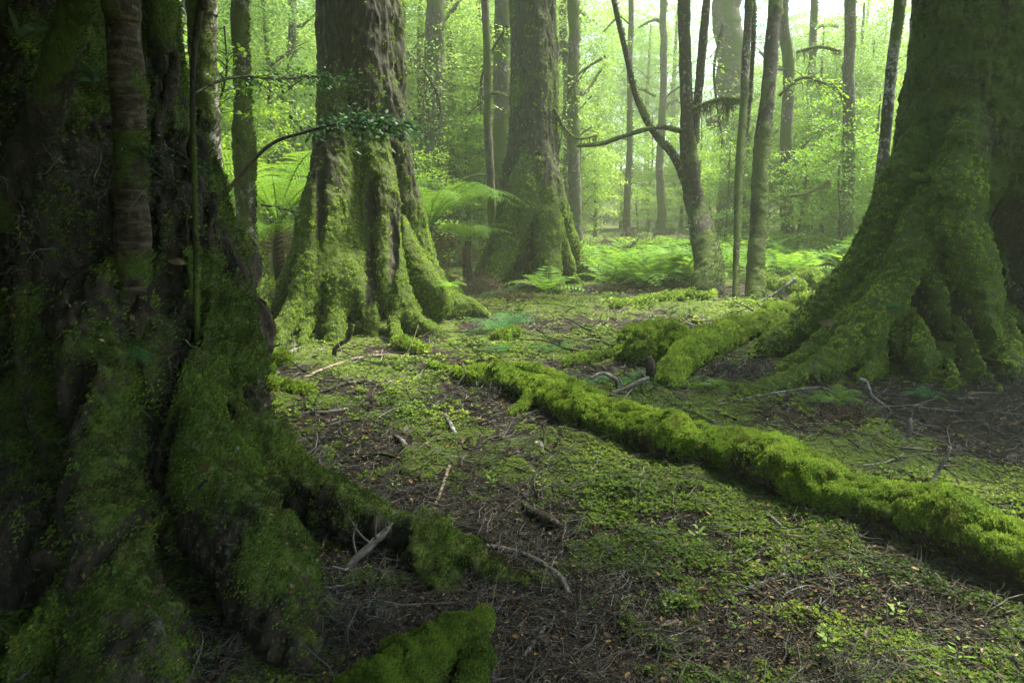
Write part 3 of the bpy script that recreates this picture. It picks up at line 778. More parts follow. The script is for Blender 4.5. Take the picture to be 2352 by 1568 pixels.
def great_tree_one():
    b = onground(*PY(830, 740, 9.5)[:2])
    t = thing('old_beech_tree', 'huge old beech with a shaggy bark trunk on moss-covered splayed roots, between the ferns', 'tree', b)
    main, rm = line([(832, -60, 78, 9.6), (836, 120, 82), (838, 300, 88), (838, 420, 92), (838, 520, 98), (836, 620, 84), (834, 700, 62), (832, 790, 40, 9.9)])
    main = np.vstack([[main[0][0] - .1, 9.75, 11.5], [main[0][0] - .05, 9.65, 7.5], main]); rm = np.concatenate([[.38, .44], rm])
    roots = [line(x) for x in (
        [(768, -60, 36, 9.6), (770, 200, 38), (766, 380, 46), (750, 490, 50), (726, 590, 42), (692, 670, 28), (656, 735, 19), (612, 788, 11, None)],
        [(738, 470, 44, 9.9), (704, 575, 36), (662, 655, 25), (624, 708, 18), (592, 752, 12, None)],
        [(892, 260, 34, 9.45), (902, 400, 46), (922, 500, 52), (950, 600, 52), (985, 675, 46), (1030, 700, 34), (1075, 706, 24), (1112, 727, 13, None)],
        [(980, 660, 36, 9.1), (1005, 700, 34), (1020, 725, 26, None)],
        [(868, 430, 42, 9.12), (878, 560, 44, 8.95), (895, 650, 42, 8.75), (924, 712, 36), (958, 748, 29), (1003, 773, 17, None)],
        [(800, 470, 54, 9.15), (790, 600, 54, 8.85), (786, 652, 56, 8.55), (772, 715, 30), (764, 785, 25, None)],
        [(765, 652, 40, 8.6), (712, 690, 25), (670, 740, 18), (642, 792, 13, None)],
        [(742, 685, 22, 8.55), (712, 735, 15), (694, 790, 12, None)],
        [(822, 652, 34, 8.55), (842, 705, 22), (852, 776, 18, None)],
        [(915, 690, 16, 8.75), (905, 740, 14), (912, 785, 9, None)],
    )]
    roots.append((np.array([[main[4][0] + .2, 9.9, 1.5], [main[4][0] + .7, 10.7, .5], [main[4][0] + 1.2, 11.6, .05]]), np.array([.4, .25, .1])))
    grow(t, [(main, rm, [(3, .07, .6), (5, .07, 2.0), (8, .04, 1)])], roots, .021, M['bark'], M['moss'],
         lambda V, N: .22 + 1.2 * (1 - sstep(.5, 2.1, V[:, 2] - b[2])) + .35 * N[:, 2] + .25 * N[:, 0] * (1 - sstep(.5, 2.5, V[:, 2])) + .62 * fbm(V[:, 0] * 2.6, V[:, 1] * 2.6, V[:, 2] * 1.3, 4, 3) + .12 * (V[:, 2] < 3.4),
         int(150000 * DENS), .0019, .045, .024, 4.5, 2, flare=1, tuft=1.1, carve=[(858, 470, 9.0, 12, 50, .25), (866, 620, 9.0, 11, 75, .22), (912, 560, 9.1, 9, 80, .18), (772, 470, 9.3, 9, 80, .16)])
    top = np.array([main[0][0], 9.75, 11.2])
    tips = top + rng.normal(size=(9, 3)) * np.array([1.8, 1.8, 1.0]) + np.array([0, 0, 1.2])
    tall_limbs(t, np.repeat(top[None], 9, 0), tips, np.full(9, .16), M['bark'])
    crown_part(t, crown_meshes[0], M['leaf'], top + np.array([-.9, 1.6, 3.4]), 2.8)
    return t
great_tree_one()

def great_tree_two():
    b = onground(*PY(1220, 640, 15)[:2])
    t = thing('hollow_beech_tree', 'mossy old beech with a dark hollow between its flared roots, standing behind the clearing', 'tree', b)
    main, rm = line([(1222, -40, 50, 15.2), (1225, 100, 52), (1226, 240, 54), (1224, 360, 58), (1221, 450, 60), (1220, 550, 58), (1220, 640, 50, 15.4)])
    main = np.vstack([[main[0][0], 15.3, 13.5], [main[0][0], 15.2, 9.5], main]); rm = np.concatenate([[.32, .42], rm])
    roots = [line(x) for x in (
        [(1182, 380, 26, 15.1), (1168, 490, 30), (1142, 565, 27), (1112, 618, 19), (1076, 648, 10, None)],
        [(1190, 470, 30, 14.8), (1162, 575, 27), (1138, 628, 22), (1118, 672, 13, None)],
        [(1205, 480, 32, 14.6), (1172, 590, 20), (1165, 660, 13, None)],
        [(1250, 490, 34, 14.7), (1260, 585, 26), (1272, 640, 20), (1290, 678, 12, None)],
        [(1272, 470, 30, 15.0), (1298, 555, 28), (1328, 607, 21), (1368, 642, 11, None)],
        [(1268, 530, 28, 14.8), (1292, 595, 22), (1318, 655, 14, None)],
        [(1238, 430, 36, 14.85), (1240, 540, 24), (1240, 600, 14)],
    )]
    grow(t, [(main, rm, [(3, .07, .2), (5, .05, 1.0)])], roots, .034, M['bark'], M['moss'],
         lambda V, N: .34 + .75 * (1 - sstep(.4, 2.6, V[:, 2] - b[2])) + .3 * N[:, 2] + .7 * fbm(V[:, 0] * 2.0, V[:, 1] * 2.0, V[:, 2] * 1.2, 4, 13),
         int(80000 * DENS), .0018, .05, .04, 3.6, 2, flare=1, tuft=1.1, bfreq=8, carve=[(1207, 632, 14.4, 13, 42, .8), (1222, 560, 14.5, 9, 40, .4), (1248, 650, 14.4, 10, 26, .5), (1185, 640, 14.5, 7, 40, .3), (1300, 650, 14.5, 8, 22, .4)])
    top = np.array([main[0][0], 15.3, 13.0])
    tips = top + rng.normal(size=(9, 3)) * np.array([2.0, 2.0, 1.0]) + np.array([0, 0, 1.2])
    tall_limbs(t, np.repeat(top[None], 9, 0), tips, np.full(9, .14), M['bark'])
    crown_part(t, crown_meshes[1], M['leaf'], top + np.array([-.6, 1.5, 2.6]), 2.8)
great_tree_two()

def great_tree_three():
    b = onground(*PY(2230, 800, 7.4)[:2])
    t = thing('lichened_beech_tree', 'massive lichen-speckled mossy trunk with a moss shelf and long roots near the log', 'tree', b)
    main, rm = line([(2292, -80, 162, 7.6), (2286, 80, 170), (2276, 230, 180), (2266, 370, 196), (2258, 490, 206), (2262, 600, 180), (2270, 700, 150), (2275, 860, 110, 7.8)])
    main = np.vstack([[main[0][0] + .2, 7.9, 10.5], [main[0][0] + .1, 7.7, 6.5], main]); rm = np.concatenate([[.5, .66], rm])
    roots = [line(x) for x in (
        [(2090, 400, 50, 7.5), (2030, 540, 52), (1955, 645, 46), (1880, 722, 40), (1800, 780, 32), (1728, 822, 16, None)],
        [(2050, 640, 60, 7.2), (1965, 745, 52), (1880, 815, 36), (1800, 850, 18, None)],
        [(2128, 540, 60, 7.0), (2045, 690, 50), (1972, 780, 40), (1900, 833, 30), (1830, 866, 22), (1750, 896, 13), (1690, 917, 8, None)],
        [(2190, 470, 58, 6.85), (2222, 590, 52), (2244, 690, 48), (2246, 760, 42), (2226, 832, 38), (2188, 890, 20, None)],
        [(2140, 690, 48, 6.7), (2126, 780, 42), (2132, 868, 34, None)],
        [(2060, 760, 34, 6.7), (2020, 830, 28), (1985, 880, 16, None)],
        [(2400, 380, 70, 6.9), (2400, 520, 80), (2430, 660, 84), (2470, 800, 70, None)],
        [(2106, 408, 10, 7.1), (2150, 398, 16), (2205, 388, 19), (2260, 384, 15), (2310, 380, 6, 7.0)],
        [(2300, 700, 40, 6.9), (2320, 790, 34), (2300, 890, 20, None)],
    )]
    grow(t, [(main, rm, [(3, .04, 1.2), (5, .04, 0.3), (7, .025, 1)])], roots, .0185, M['bark_dark'], M['moss_grey'],
         lambda V, N: .72 + .3 * (1 - sstep(.8, 2.4, V[:, 2] - b[2])) + .5 * N[:, 2] + .9 * fbm(V[:, 0] * 2.2, V[:, 1] * 2.2, V[:, 2] * 1.8, 4, 23),
         int(230000 * DENS), .0022, .035, .050, 5.0, 2, flare=1, tuft=1.2, bfreq=12, carve=[(2318, 560, 6.9, 26, 110, .5), (2090, 740, 6.8, 18, 90, .5), (2172, 780, 6.6, 14, 110, .5), (2290, 800, 6.7, 14, 70, .4), (1990, 800, 6.9, 14, 50, .3)])
    for o in t.children:                                              # roots take the brighter moss, lit edges put into the colour
        if o.name.startswith('root'):
            for c in o.children: c.data.materials.clear(); c.data.materials.append(M['moss'])
    top = np.array([main[0][0] + .2, 7.9, 10.2])
    tips = top + rng.normal(size=(9, 3)) * np.array([2.0, 2.0, 1.0]) + np.array([0, 0, 1.0])
    tall_limbs(t, np.repeat(top[None], 9, 0), tips, np.full(9, .2), M['bark_dark'])
    crown_part(t, crown_meshes[2], M['leaf'], (11.2, 5.4, 11.0), 2.6)
    crown_part(t, shade_canopy, M['leaf'], (9.0, 8.6, 10.0), (2.4, 2.4, 1.5), .7)  # added unseen leaf mass, shades the air before the trunk
    for k, (x, y, z, a, h) in enumerate([(2.9, 3.9, 6.3, 1.2, .8), (1.6, -.8, 6.2, 2.0, 1.1), (1.3, 2.3, 5.3, 1.5, .9), (.4, .8, 4.7, 1.8, 1.0)]):
        crown_part(t, shade_canopy, M['leaf'], (x, y, z), (a, a, h), k * 1.7)  # added unseen foliage round the camera, placed only to cut light
great_tree_three()

extra_strands = []
def great_tree_four():
    b = onground(*PY(260, 1150, 3.8)[:2])
    t = thing('shaded_beech_tree', 'dark moss-hung root mass of a giant tree rising from deep shade beside the fallen sticks', 'tree', b)
    main, rm = line([(150, -260, 190, 4.5), (160, 0, 205, 4.5), (180, 200, 215, 4.4), (205, 350, 235, 4.3), (235, 500, 262, 4.2), (252, 650, 275, 4.1), (268, 800, 280, 4.0), (280, 950, 280, 3.95), (300, 1150, 250, 3.8)])
    main = np.vstack([[-2.9, 4.7, 8.5], [-2.8, 4.6, 5.5], main]); rm = np.concatenate([[.35, .45], rm])
    roots = [line(x) for x in (
        [(430, 360, 40, 4.1), (452, 470, 46), (500, 580, 48), (522, 690, 48), (545, 800, 46), (560, 900, 44), (590, 1000, 44, 3.75), (660, 1085, 44), (750, 1140, 42), (850, 1202, 34, 3.2), (905, 1230, 28, 3.1)],
        [(560, 1000, 70, 3.7), (640, 1110, 62), (740, 1180, 44), (820, 1215, 34, 3.2)],
        [(905, 1226, 28, 3.1), (980, 1252, 38), (1060, 1288, 40), (1130, 1318, 30), (1200, 1345, 12, None)],
        [(960, 1270, 50, 3.0), (1010, 1335, 62), (1040, 1405, 44, 2.7)],
        [(330, 640, 60, 3.75), (362, 780, 78, 3.5), (402, 900, 86), (445, 1040, 92), (512, 1170, 95), (585, 1290, 98), (640, 1400, 88), (672, 1500, 60, None)],
        [(95, 330, 60, 3.9), (140, 470, 66), (190, 660, 74, 3.4), (222, 860, 72), (226, 1060, 76), (240, 1260, 92), (275, 1430, 104), (300, 1600, 118, 2.05)],
        [(20, 1040, 80, 3.2), (70, 1180, 96), (92, 1340, 112), (80, 1560, 130, 2.2)],
        [(110, 820, 26, 3.3), (100, 930, 26), (130, 1040, 28, 3.0)],
        [(-60, 200, 110, 4.2), (-40, 500, 130), (-60, 900, 150), (-90, 1300, 170, 2.9)],
        [(415, 300, 24, 4.1), (400, 420, 30), (430, 560, 34, 3.9)],
        [(470, 700, 20, 3.6), (480, 820, 24), (470, 940, 22), (500, 1060, 24), (560, 1180, 22), (600, 1260, 16, 2.9)],
        [(300, 560, 14, 3.55), (320, 680, 18), (300, 800, 20), (318, 920, 20), (300, 1060, 18), (330, 1200, 16), (350, 1330, 12, 2.75)],
        [(60, 560, 18, 3.6), (80, 700, 22), (60, 830, 24), (90, 960, 22), (60, 1080, 18, 3.2)],
        [(180, 700, 14, 3.3), (160, 830, 18), (176, 960, 18), (150, 1080, 20), (168, 1220, 18), (150, 1360, 16, 2.55)],
        [(420, 760, 12, 3.45), (450, 880, 16), (430, 980, 14), (470, 1090, 12, 2.95)],
        [(500, 640, 16, 3.75), (540, 760, 18), (530, 880, 16), (580, 980, 14, 3.6)],
        [(250, 300, 20, 3.8), (240, 420, 24), (270, 540, 22), (262, 660, 20, 3.5)],
        [(360, 900, 12, 3.2), (380, 1020, 14), (366, 1140, 12), (400, 1260, 10, 2.75)],
        [(560, 1110, 16, 3.4), (620, 1190, 18), (650, 1260, 16), (640, 1330, 10, 3.0)],
    )]
    sr = np.random.default_rng(5)
    for k in range(30):
        u, v = sr.uniform(-20, 500), sr.uniform(120, 700); rows = []
        for q in range(sr.integers(5, 9)):
            Y = float(np.interp(v, [0, 300, 600, 900, 1200, 1500], [4.0, 3.85, 3.6, 3.3, 2.9, 2.3])) + .35 * sstep(120, 330, abs(u - 230 - v * .08)) - .03
            rows.append((u, v, sr.uniform(7, 15), Y)); v += sr.uniform(80, 130); u += (u - 240) * .06 + sr.normal() * 26
            if v > 1480: break
        if len(rows) > 2: extra_strands.append(line(rows))
    strands = [tube_arrays(*skel(a, r), 10) for a, r in extra_strands]
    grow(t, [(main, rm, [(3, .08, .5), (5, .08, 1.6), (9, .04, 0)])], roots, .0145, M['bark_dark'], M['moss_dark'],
         lambda V, N: .16 + .55 * N[:, 2] + .28 * N[:, 0] + 1.25 * fbm(V[:, 0] * 2.6, V[:, 1] * 2.6, V[:, 2] * 2.2, 4, 33),
         int(230000 * DENS), .0036, .040, .050, 6, 2, spread=1.0, droop=.3, W=.55, flare=2, extra=strands, carve=[(318, 1000, 3.4, 20, 150, .7), (345, 1240, 3.2, 44, 110, .6), (60, 720, 3.8, 22, 120, .6), (400, 560, 3.9, 18, 90, .5), (150, 560, 3.8, 18, 90, .5), (30, 980, 3.6, 40, 110, .6), (510, 990, 3.5, 14, 80, .4), (130, 900, 3.7, 40, 130, .5), (470, 820, 3.6, 22, 110, .4), (240, 500, 3.6, 40, 120, .35), (690, 1275, 3.2, 80, 40, .5), (430, 620, 3.7, 20, 90, .3)])
    top = np.array([-2.9, 4.7, 8.2])
    tips = top + rng.normal(size=(10, 3)) * np.array([2.0, 2.0, .9]) + np.array([0, -.5, .6])
    tall_limbs(t, np.repeat(top[None], 10, 0), tips, np.full(10, .14), M['bark_dark'])
    for k, (x, y, z, a, h) in enumerate([(-3.4, 3.0, 7.4, 3.0, 2.8), (-5.0, 2.6, 4.9, 2.6, 2.8), (-3.0, -.8, 5.2, 2.8, 2.6), (-5.0, -1.6, 4.2, 2.8, 3.4), (-6.4, 5.6, 5.2, 2.6, 4.0), (-1.7, 1.4, 5.0, 1.7, 1.3), (-7.5, 1.5, 2.8, 2.4, 3.6), (-3.5, -4.0, 3.6, 2.6, 3.2), (-.6, -2.2, 4.6, 1.8, 1.6), (.7, 3.7, 6.2, 2.0, 1.4), (.1, 5.3, 6.9, 2.0, 1.4), (-1.4, 4.0, 6.0, 1.7, 1.2), (-1.4, -1.0, 4.0, 2.2, 1.2), (-3.0, 1.0, 3.9, 1.9, 1.0), (-.9, -3.0, 3.4, 2.0, 1.6)]):
        crown_part(t, shade_canopy, M['leaf'], (x, y, z), (a, a, h), k * 1.3)  # added unseen canopy, placed to keep the root mass dark
great_tree_four()

# ------------------------------------------------------------------ mossy logs, roots and stones on the floor
def lying(name, label, cat, rows, vox, nf, extra=(), mossb=.75, bark='bark_dark', lump=.03, L0=.0038, group=None, sink=.75, moss='moss', nz=.45):
    pts, rad = ground_line(rows, sink)
    b = onground(*pts[len(pts) // 2][:2])
    t = thing(name, label, cat, b, group)
    grow(t, [(pts, rad, [(3, .05, .3), (5, .04, 1)])], list(extra), vox, M['bark_mossy'] if bark == 'bark_dark' else M[bark], M[moss],
         lambda V, N: mossb + nz * N[:, 2] + .9 * fbm(V[:, 0] * 3.0, V[:, 1] * 3.0, V[:, 2] * 3.0, 4, 43), int(nf * DENS), L0, .012, lump, 7, 4, tn='log_body', rn='branch_stub', spread=.8, droop=.35, tuft=1.45 if name == 'fallen_log' else 1.4)
    return t

log_rows = [(985, 836, 10), (1060, 858, 17), (1150, 874, 27), (1250, 902, 33), (1340, 946, 42), (1450, 975, 47), (1550, 1005, 52), (1650, 1028, 54), (1750, 1062, 58), (1850, 1098, 61), (1950, 1133, 58), (2050, 1163, 62), (2150, 1200, 64), (2250, 1240, 68), (2400, 1302, 76), (2600, 1392, 92)]
stub1 = ground_line([(1150, 846, 16), (1215, 852, 14), (1290, 880, 15), (1350, 898, 15), (1395, 912, 10)], 1.2)
stub2 = line([(1160, 880, 20, float(G(1160, 893)[1])), (1140, 850, 20), (1128, 830, 14, float(G(1160, 893)[1]))])
stub3 = line([(1225, 905, 10, float(G(1225, 930)[1])), (1200, 930, 9), (1170, 952, 6, None)])
lying('fallen_log', 'long fallen trunk thickly covered in bright green moss, lying aslant across the forest floor', 'log', log_rows, .0125, 190000, [stub1, stub2, stub3], .62, lump=.050, L0=.0026)
lying('mossy_root', 'thick mossy root arching over dark litter just short of the lichen-speckled trunk', 'root', [(1528, 882, 20), (1556, 838, 30), (1610, 796, 36), (1680, 768, 32), (1740, 752, 27), (1800, 722, 20)], .016, 26000, lump=.035)
lying('mossy_log', 'short moss-cushioned log end lying beneath the dark root mass', 'log', [(1118, 1424, 8), (1096, 1440, 28), (1058, 1466, 48), (1000, 1506, 54), (950, 1540, 76), (900, 1566, 72), (830, 1620, 96)], .0105, 60000, [ground_line([(1078, 1466, 22), (1092, 1520, 24), (1070, 1600, 30)]), ground_line([(1000, 1480, 26), (930, 1490, 26), (880, 1510, 14)])], .6, lump=.06, L0=.0030, sink=.5, moss='moss_mid')
lying('mossy_root', 'flat yellow-green mossy root piece at the foot of the dark root mass', 'root', [(575, 876, 12), (640, 886, 14), (720, 900, 8)], .012, 5000, lump=.015)
lying('mossy_root', 'low mossy root running along the ground to the pair of dark trunks', 'root', [(1400, 705, 5), (1480, 693, 8), (1560, 682, 9), (1640, 684, 10)], .02, 5000, lump=.02)
lying('mossy_root', 'small forked mossy root in front of the shaggy beech', 'root', [(912, 785, 10), (940, 798, 13), (985, 803, 8)], .014, 3500, lump=.02)
lying('mossy_root', 'thin mossy root between the moss mound and the fallen log', 'root', [(1290, 836, 8), (1350, 824, 9), (1420, 815, 10)], .014, 4000, lump=.02)

def mound(label, blobs, nf, vox=.016, name='mossy_mound', lump=.05):
    pieces = []; pts = []
    for u, v, a, h in blobs:
        g = G(u, v + h); p = PY(u, v, g[1]); r = px(a, p); z = px(h, p); pts.append(p)
        A, B = np.meshgrid(np.linspace(0, 2 * PI, 24, endpoint=False), np.linspace(.0, PI, 13))
        V = np.stack([np.cos(A) * np.sin(B) * r, np.sin(A) * np.sin(B) * r * .8, np.cos(B) * z * 1.6 - z * .2], -1).reshape(-1, 3) + p
        i = np.arange(12)[:, None] * 24; j = np.arange(24)[None]; k = (j + 1) % 24
        pieces.append((V, np.stack([i + j, i + 24 + j, i + 24 + k, i + k], -1).reshape(-1, 4), None))
    b = onground(*pts[0][:2])
    t = thing(name, label, 'mound', b)
    c = pts[0]
    grow(t, [(np.array([c, c + [.02, 0, 0]]), np.array([.03, .03]), None)], [], vox, M['bark_mossy'], M['moss'], lambda V, N: .95 + .3 * N[:, 2] + .5 * fbm(V[:, 0] * 4, V[:, 1] * 4, V[:, 2] * 4, 3, 3), int(nf * 1.5 * DENS), .0026, .006, lump, 7, 4, tuft=1.4, extra=pieces, tn='mound_body')
mound('rounded double mound of bright moss on the open floor beside the arching root', [(1508, 794, 80, 36), (1480, 776, 62, 24), (1450, 808, 44, 16), (1560, 812, 42, 18), (1530, 775, 40, 20)], 34000, .014, lump=.075)
mound('mossy boulder at the edge of the bracken, above the long root', [(1855, 645, 38, 20), (1815, 660, 30, 14)], 8000, .025)
mound('pale green mossy hump beside the arching root end', [(1790, 722, 40, 20), (1840, 700, 34, 18)], 9000, .02)
mound('pair of small moss cushions beside the dark root mass', [(643, 826, 24, 16), (612, 848, 20, 14)], 6000, .012, 'moss_cushion', .02)
mound('small moss cushion in front of the cool green fern', [(1150, 775, 22, 12), (1175, 765, 16, 8)], 3000, .014, 'moss_cushion', .02)
mound('low moss hump beside the twin dark trunks', [(1765, 655, 30, 16), (1740, 640, 20, 10)], 4000, .028, 'moss_cushion', .03)
mound('moss hump at the toe of the shaggy beech', [(1020, 655, 26, 14), (1040, 680, 22, 12)], 4500, .02, 'moss_cushion', .03)

# ------------------------------------------------------------------ slender trees
def slim(name, label, rows, mat, Y=None, base=None, nf=0, moss=None, extras=(), crown=None, seg=16, mossmat=None, group=None, top=6.0, bump=.0, wob=.10, cat='tree'):
    pts, rad = line(rows)
    if top:
        d = unit(pts[-1] - pts[-2]); k = max(0, top - pts[-1][2])
        pts = np.vstack([pts, pts[-1] + np.array([d[0] * .3, 0, 1]) * k]); rad = np.append(rad, rad[-1] * .6)
    b = pts[0].copy(); b[2] = min(b[2], float(th(b[0], b[1])) + .02) if base is None else b[2]
    t = thing(name, label, cat, b, group)
    if base is None: pts = np.vstack([[pts[0][0], pts[0][1], b[2] - .15], pts]); rad = np.concatenate([[rad[0] * 1.25], rad])
    simple_trunk(t, pts, rad, M[mat], seg + 8, n=34 * len(pts), mossfn=moss, nf=int(nf * DENS), mossmat=M[mossmat] if mossmat else None, wob=wob, bump=bump)
    for k, (rows2, nm) in enumerate(extras):
        p2, r2 = line(rows2)
        simple_trunk(t, p2, r2, M[mat], 10, name=nm, mossfn=moss, nf=int(nf * .25 * DENS), mossmat=M[mossmat] if mossmat else None, wob=wob)
    if crown and top:
        crown_part(t, crown_meshes[crown[0]], M['leaf'], pts[-1] + np.array([0, 0, crown[2] if len(crown) > 2 else 0]), crown[1], rng.uniform(0, 6))
    return t

MM = lambda base, top, s: std_moss(.3, 2.2, top, base, .25, 1.6, s)
slim('slender_tree', 'slender curving trunk with patchy moss and pale bark, standing just before the tree fern', [(572, 778, 18, None), (586, 715, 25), (594, 650, 27), (583, 590, 23), (570, 525, 20, 8.7), (560, 430, 20), (561, 340, 21), (556, 220, 18), (552, 120, 17), (549, 0, 17, 8.7), (548, -60, 16)], 'bark_mott', nf=9000, moss=MM(.25, .95, 51), crown=(1, 1.2), top=8, mossmat='moss_dark', bump=.03)
slim('mottled_tree', 'straight pale mottled trunk rising behind the dark root mass', [(482, 640, 30, 6.6), (478, 520, 30), (476, 400, 31), (474, 260, 30), (466, 120, 30), (462, 0, 31), (460, -60, 30, 6.6)], 'bark_mott', nf=5000, moss=MM(.22, .7, 53), base=1, crown=(2, 1.2), top=7.5, mossmat='moss_grey', bump=.02)
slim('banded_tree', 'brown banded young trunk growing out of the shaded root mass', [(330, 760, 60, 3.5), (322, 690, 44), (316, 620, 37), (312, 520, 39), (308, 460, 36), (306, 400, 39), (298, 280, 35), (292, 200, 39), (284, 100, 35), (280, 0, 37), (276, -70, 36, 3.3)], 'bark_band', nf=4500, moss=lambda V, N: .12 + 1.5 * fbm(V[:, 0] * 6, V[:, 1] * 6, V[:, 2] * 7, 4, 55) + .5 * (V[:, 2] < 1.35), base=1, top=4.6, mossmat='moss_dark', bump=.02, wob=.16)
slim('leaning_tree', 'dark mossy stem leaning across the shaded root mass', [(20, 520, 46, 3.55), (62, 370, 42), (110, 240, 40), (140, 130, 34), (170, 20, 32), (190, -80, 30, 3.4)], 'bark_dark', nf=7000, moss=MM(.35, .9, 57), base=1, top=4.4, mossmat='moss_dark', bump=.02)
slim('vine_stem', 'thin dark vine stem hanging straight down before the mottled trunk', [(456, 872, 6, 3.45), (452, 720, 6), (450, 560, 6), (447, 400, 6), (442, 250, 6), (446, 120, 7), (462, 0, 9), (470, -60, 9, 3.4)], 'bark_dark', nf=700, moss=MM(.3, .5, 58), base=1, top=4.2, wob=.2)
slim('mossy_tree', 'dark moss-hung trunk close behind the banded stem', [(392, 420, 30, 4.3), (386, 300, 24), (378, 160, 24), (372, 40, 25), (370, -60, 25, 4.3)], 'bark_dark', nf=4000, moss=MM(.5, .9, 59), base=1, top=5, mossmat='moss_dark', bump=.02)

slim('forked_tree', 'forked dark-barked tree with a leaning side stem, on the bracken edge', [(1630, 676, 38, None), (1628, 630, 32), (1615, 560, 28), (1602, 490, 24, 15.6), (1588, 410, 21), (1581, 320, 17), (1577, 220, 14), (1573, 100, 14), (1569, 0, 13, 15.6), (1568, -60, 13)], 'bark_brown', nf=5000, moss=MM(.28, .6, 61), crown=(0, 1.2), top=11, mossmat='moss_dark',
     extras=[([(1574, 420, 9, 15.5), (1545, 355, 8), (1502, 305, 7.5), (1462, 225, 6.5), (1440, 130, 6.5), (1420, 50, 6), (1400, -40, 5.5, 15.2)], 'side_stem'),
             ([(1592, 330, 11, 15.6), (1604, 220, 10), (1614, 100, 10), (1622, 0, 9), (1626, -60, 9, 15.8)], 'side_stem'),
             ([(1566, 304, 4, 15.5), (1510, 294, 4), (1440, 312, 4), (1380, 332, 4), (1325, 336, 2.5, 14.8)], 'limb')], bump=.03)
slim('twin_tree', 'straight dark trunk with mottled brown bark beside the thinner moss-hung pole', [(1735, 682, 23, None), (1736, 620, 19), (1740, 540, 19), (1744, 450, 18), (1751, 350, 18), (1762, 220, 16), (1772, 110, 15), (1783, 0, 15, 15.3), (1789, -60, 14)], 'bark_brown', nf=4000, moss=MM(.22, .5, 63), crown=(1, 1.2), top=11, mossmat='moss_dark', bump=.02)
slim('slim_pole_tree', 'thin moss-hung dark pole trunk pressed against the mottled brown trunk', [(1690, 692, 7, None), (1690, 600, 7), (1694, 500, 8), (1700, 390, 10), (1706, 290, 9), (1712, 160, 9), (1718, 40, 9, 15.1), (1720, -60, 8)], 'bark_brown', nf=2500, moss=MM(.4, .7, 65), crown=(2, 1.2), top=10.5, mossmat='moss_dark',
     extras=[([(1704, 380, 5, 15.2), (1720, 250, 5), (1730, 100, 5), (1728, -40, 5, 15.4)], 'side_stem')])
slim('pale_tree', 'pale grey mottled trunk glimpsed beside the lichen-speckled giant', [(2000, 560, 18, 11.0), (2014, 470, 14), (2024, 400, 13), (2034, 300, 12), (2044, 190, 12), (2058, 80, 12), (2066, 0, 12, 11), (2070, -60, 11)], 'bark_mott', nf=1500, moss=MM(.05, .7, 67), base=1, crown=(0, 1.2), top=8.5)
slim('pale_tree', 'white-lichened trunk half hidden behind the lichen-speckled giant', [(2066, 480, 22, 10), (2080, 360, 20), (2092, 240, 19), (2106, 120, 20), (2118, 0, 20, 10), (2122, -60, 20)], 'bark_mott', nf=1500, moss=MM(.0, .4, 68), base=1, crown=(1, 1.2), top=8.5)
slim('straight_tree', 'straight misty trunk with a bent twig, between the sunny saplings', [(1945, 565, 15, 19), (1948, 450, 13), (1950, 330, 14), (1950, 200, 12), (1953, 80, 12), (1955, -60, 12, 19)], 'bark_far', nf=1200, moss=MM(.3, .6, 69), base=1, crown=(2, 1.2), top=13)

far = [  # u at foot, v foot, half width, u top, Y, label
    (1000, 560, 25, 996, 20, 'mossy straight trunk standing in mist beyond the fern fronds'),
    (1040, 540, 11, 1035, 23, 'thin dark trunk in the misty thicket, next to the mossy straight one'),
    (1130, 600, 10, 1110, 16.5, 'thin bent pale trunk immediately beside the hollow beech'),
    (1150, 560, 22, 1152, 19, 'mossy trunk half hidden behind the hollow beech'),
    (1322, 560, 15, 1316, 20, 'knobbly pale trunk with stubby side branches in bright mist'),
    (1302, 540, 10, 1296, 24, 'dark slim trunk just behind the knobbly pale one'),
    (1690, 470, 36, 1672, 30, 'broad pale trunk fading into bright mist behind the dark poles'),
    (1440, 470, 7, 1448, 28, 'faint reddish thin trunk in the brightest mist'),
    (1520, 480, 9, 1528, 32, 'very faint trunk dissolving in the glowing mist'),
    (1810, 560, 14, 1800, 21, 'leaning mossy trunk over the bracken bed'),
    (1850, 520, 9, 1870, 26, 'thin yellow-green trunk among the sunny saplings'),
    (890, 500, 12, 930, 22, 'slim trunk hidden behind the shaggy beech'),
    (690, 520, 10, 660, 20, 'slim pale trunk above the tree fern fronds'),
    (420, 560, 14, 415, 13, 'dim trunk among leaves behind the mottled trunk'),
]
def far_tree(u, v, r, ut, Y, label):
    rows = [(u, v, r * 1.15, Y)] + [(u + (ut - u) * k + rng.normal() * 3, v + (-80 - v) * k, r * (1 - .15 * k)) for k in (.2, .4, .6, .8)] + [(ut, -80, r * .85, Y)]
    ex = []
    for k in range(3):
        s = rng.choice([-1, 1]); vv = rng.uniform(40, v - 120); uu = u + (ut - u) * (v - vv) / (v + 80)
        ex.append(([(uu, vv, r * .28, Y), (uu + s * 25, vv - rng.uniform(-5, 25), r * .22), (uu + s * 60, vv - rng.uniform(-20, 50), r * .12, Y + rng.uniform(-1, 1))], 'limb'))
    slim('misty_tree', label, rows, 'bark_far', nf=700, moss=MM(.35, .7, int(u) % 90), extras=ex, crown=None, top=9 + Y * .18, seg=12, group='trunks fading into the mist')
for a in far: far_tree(*a)

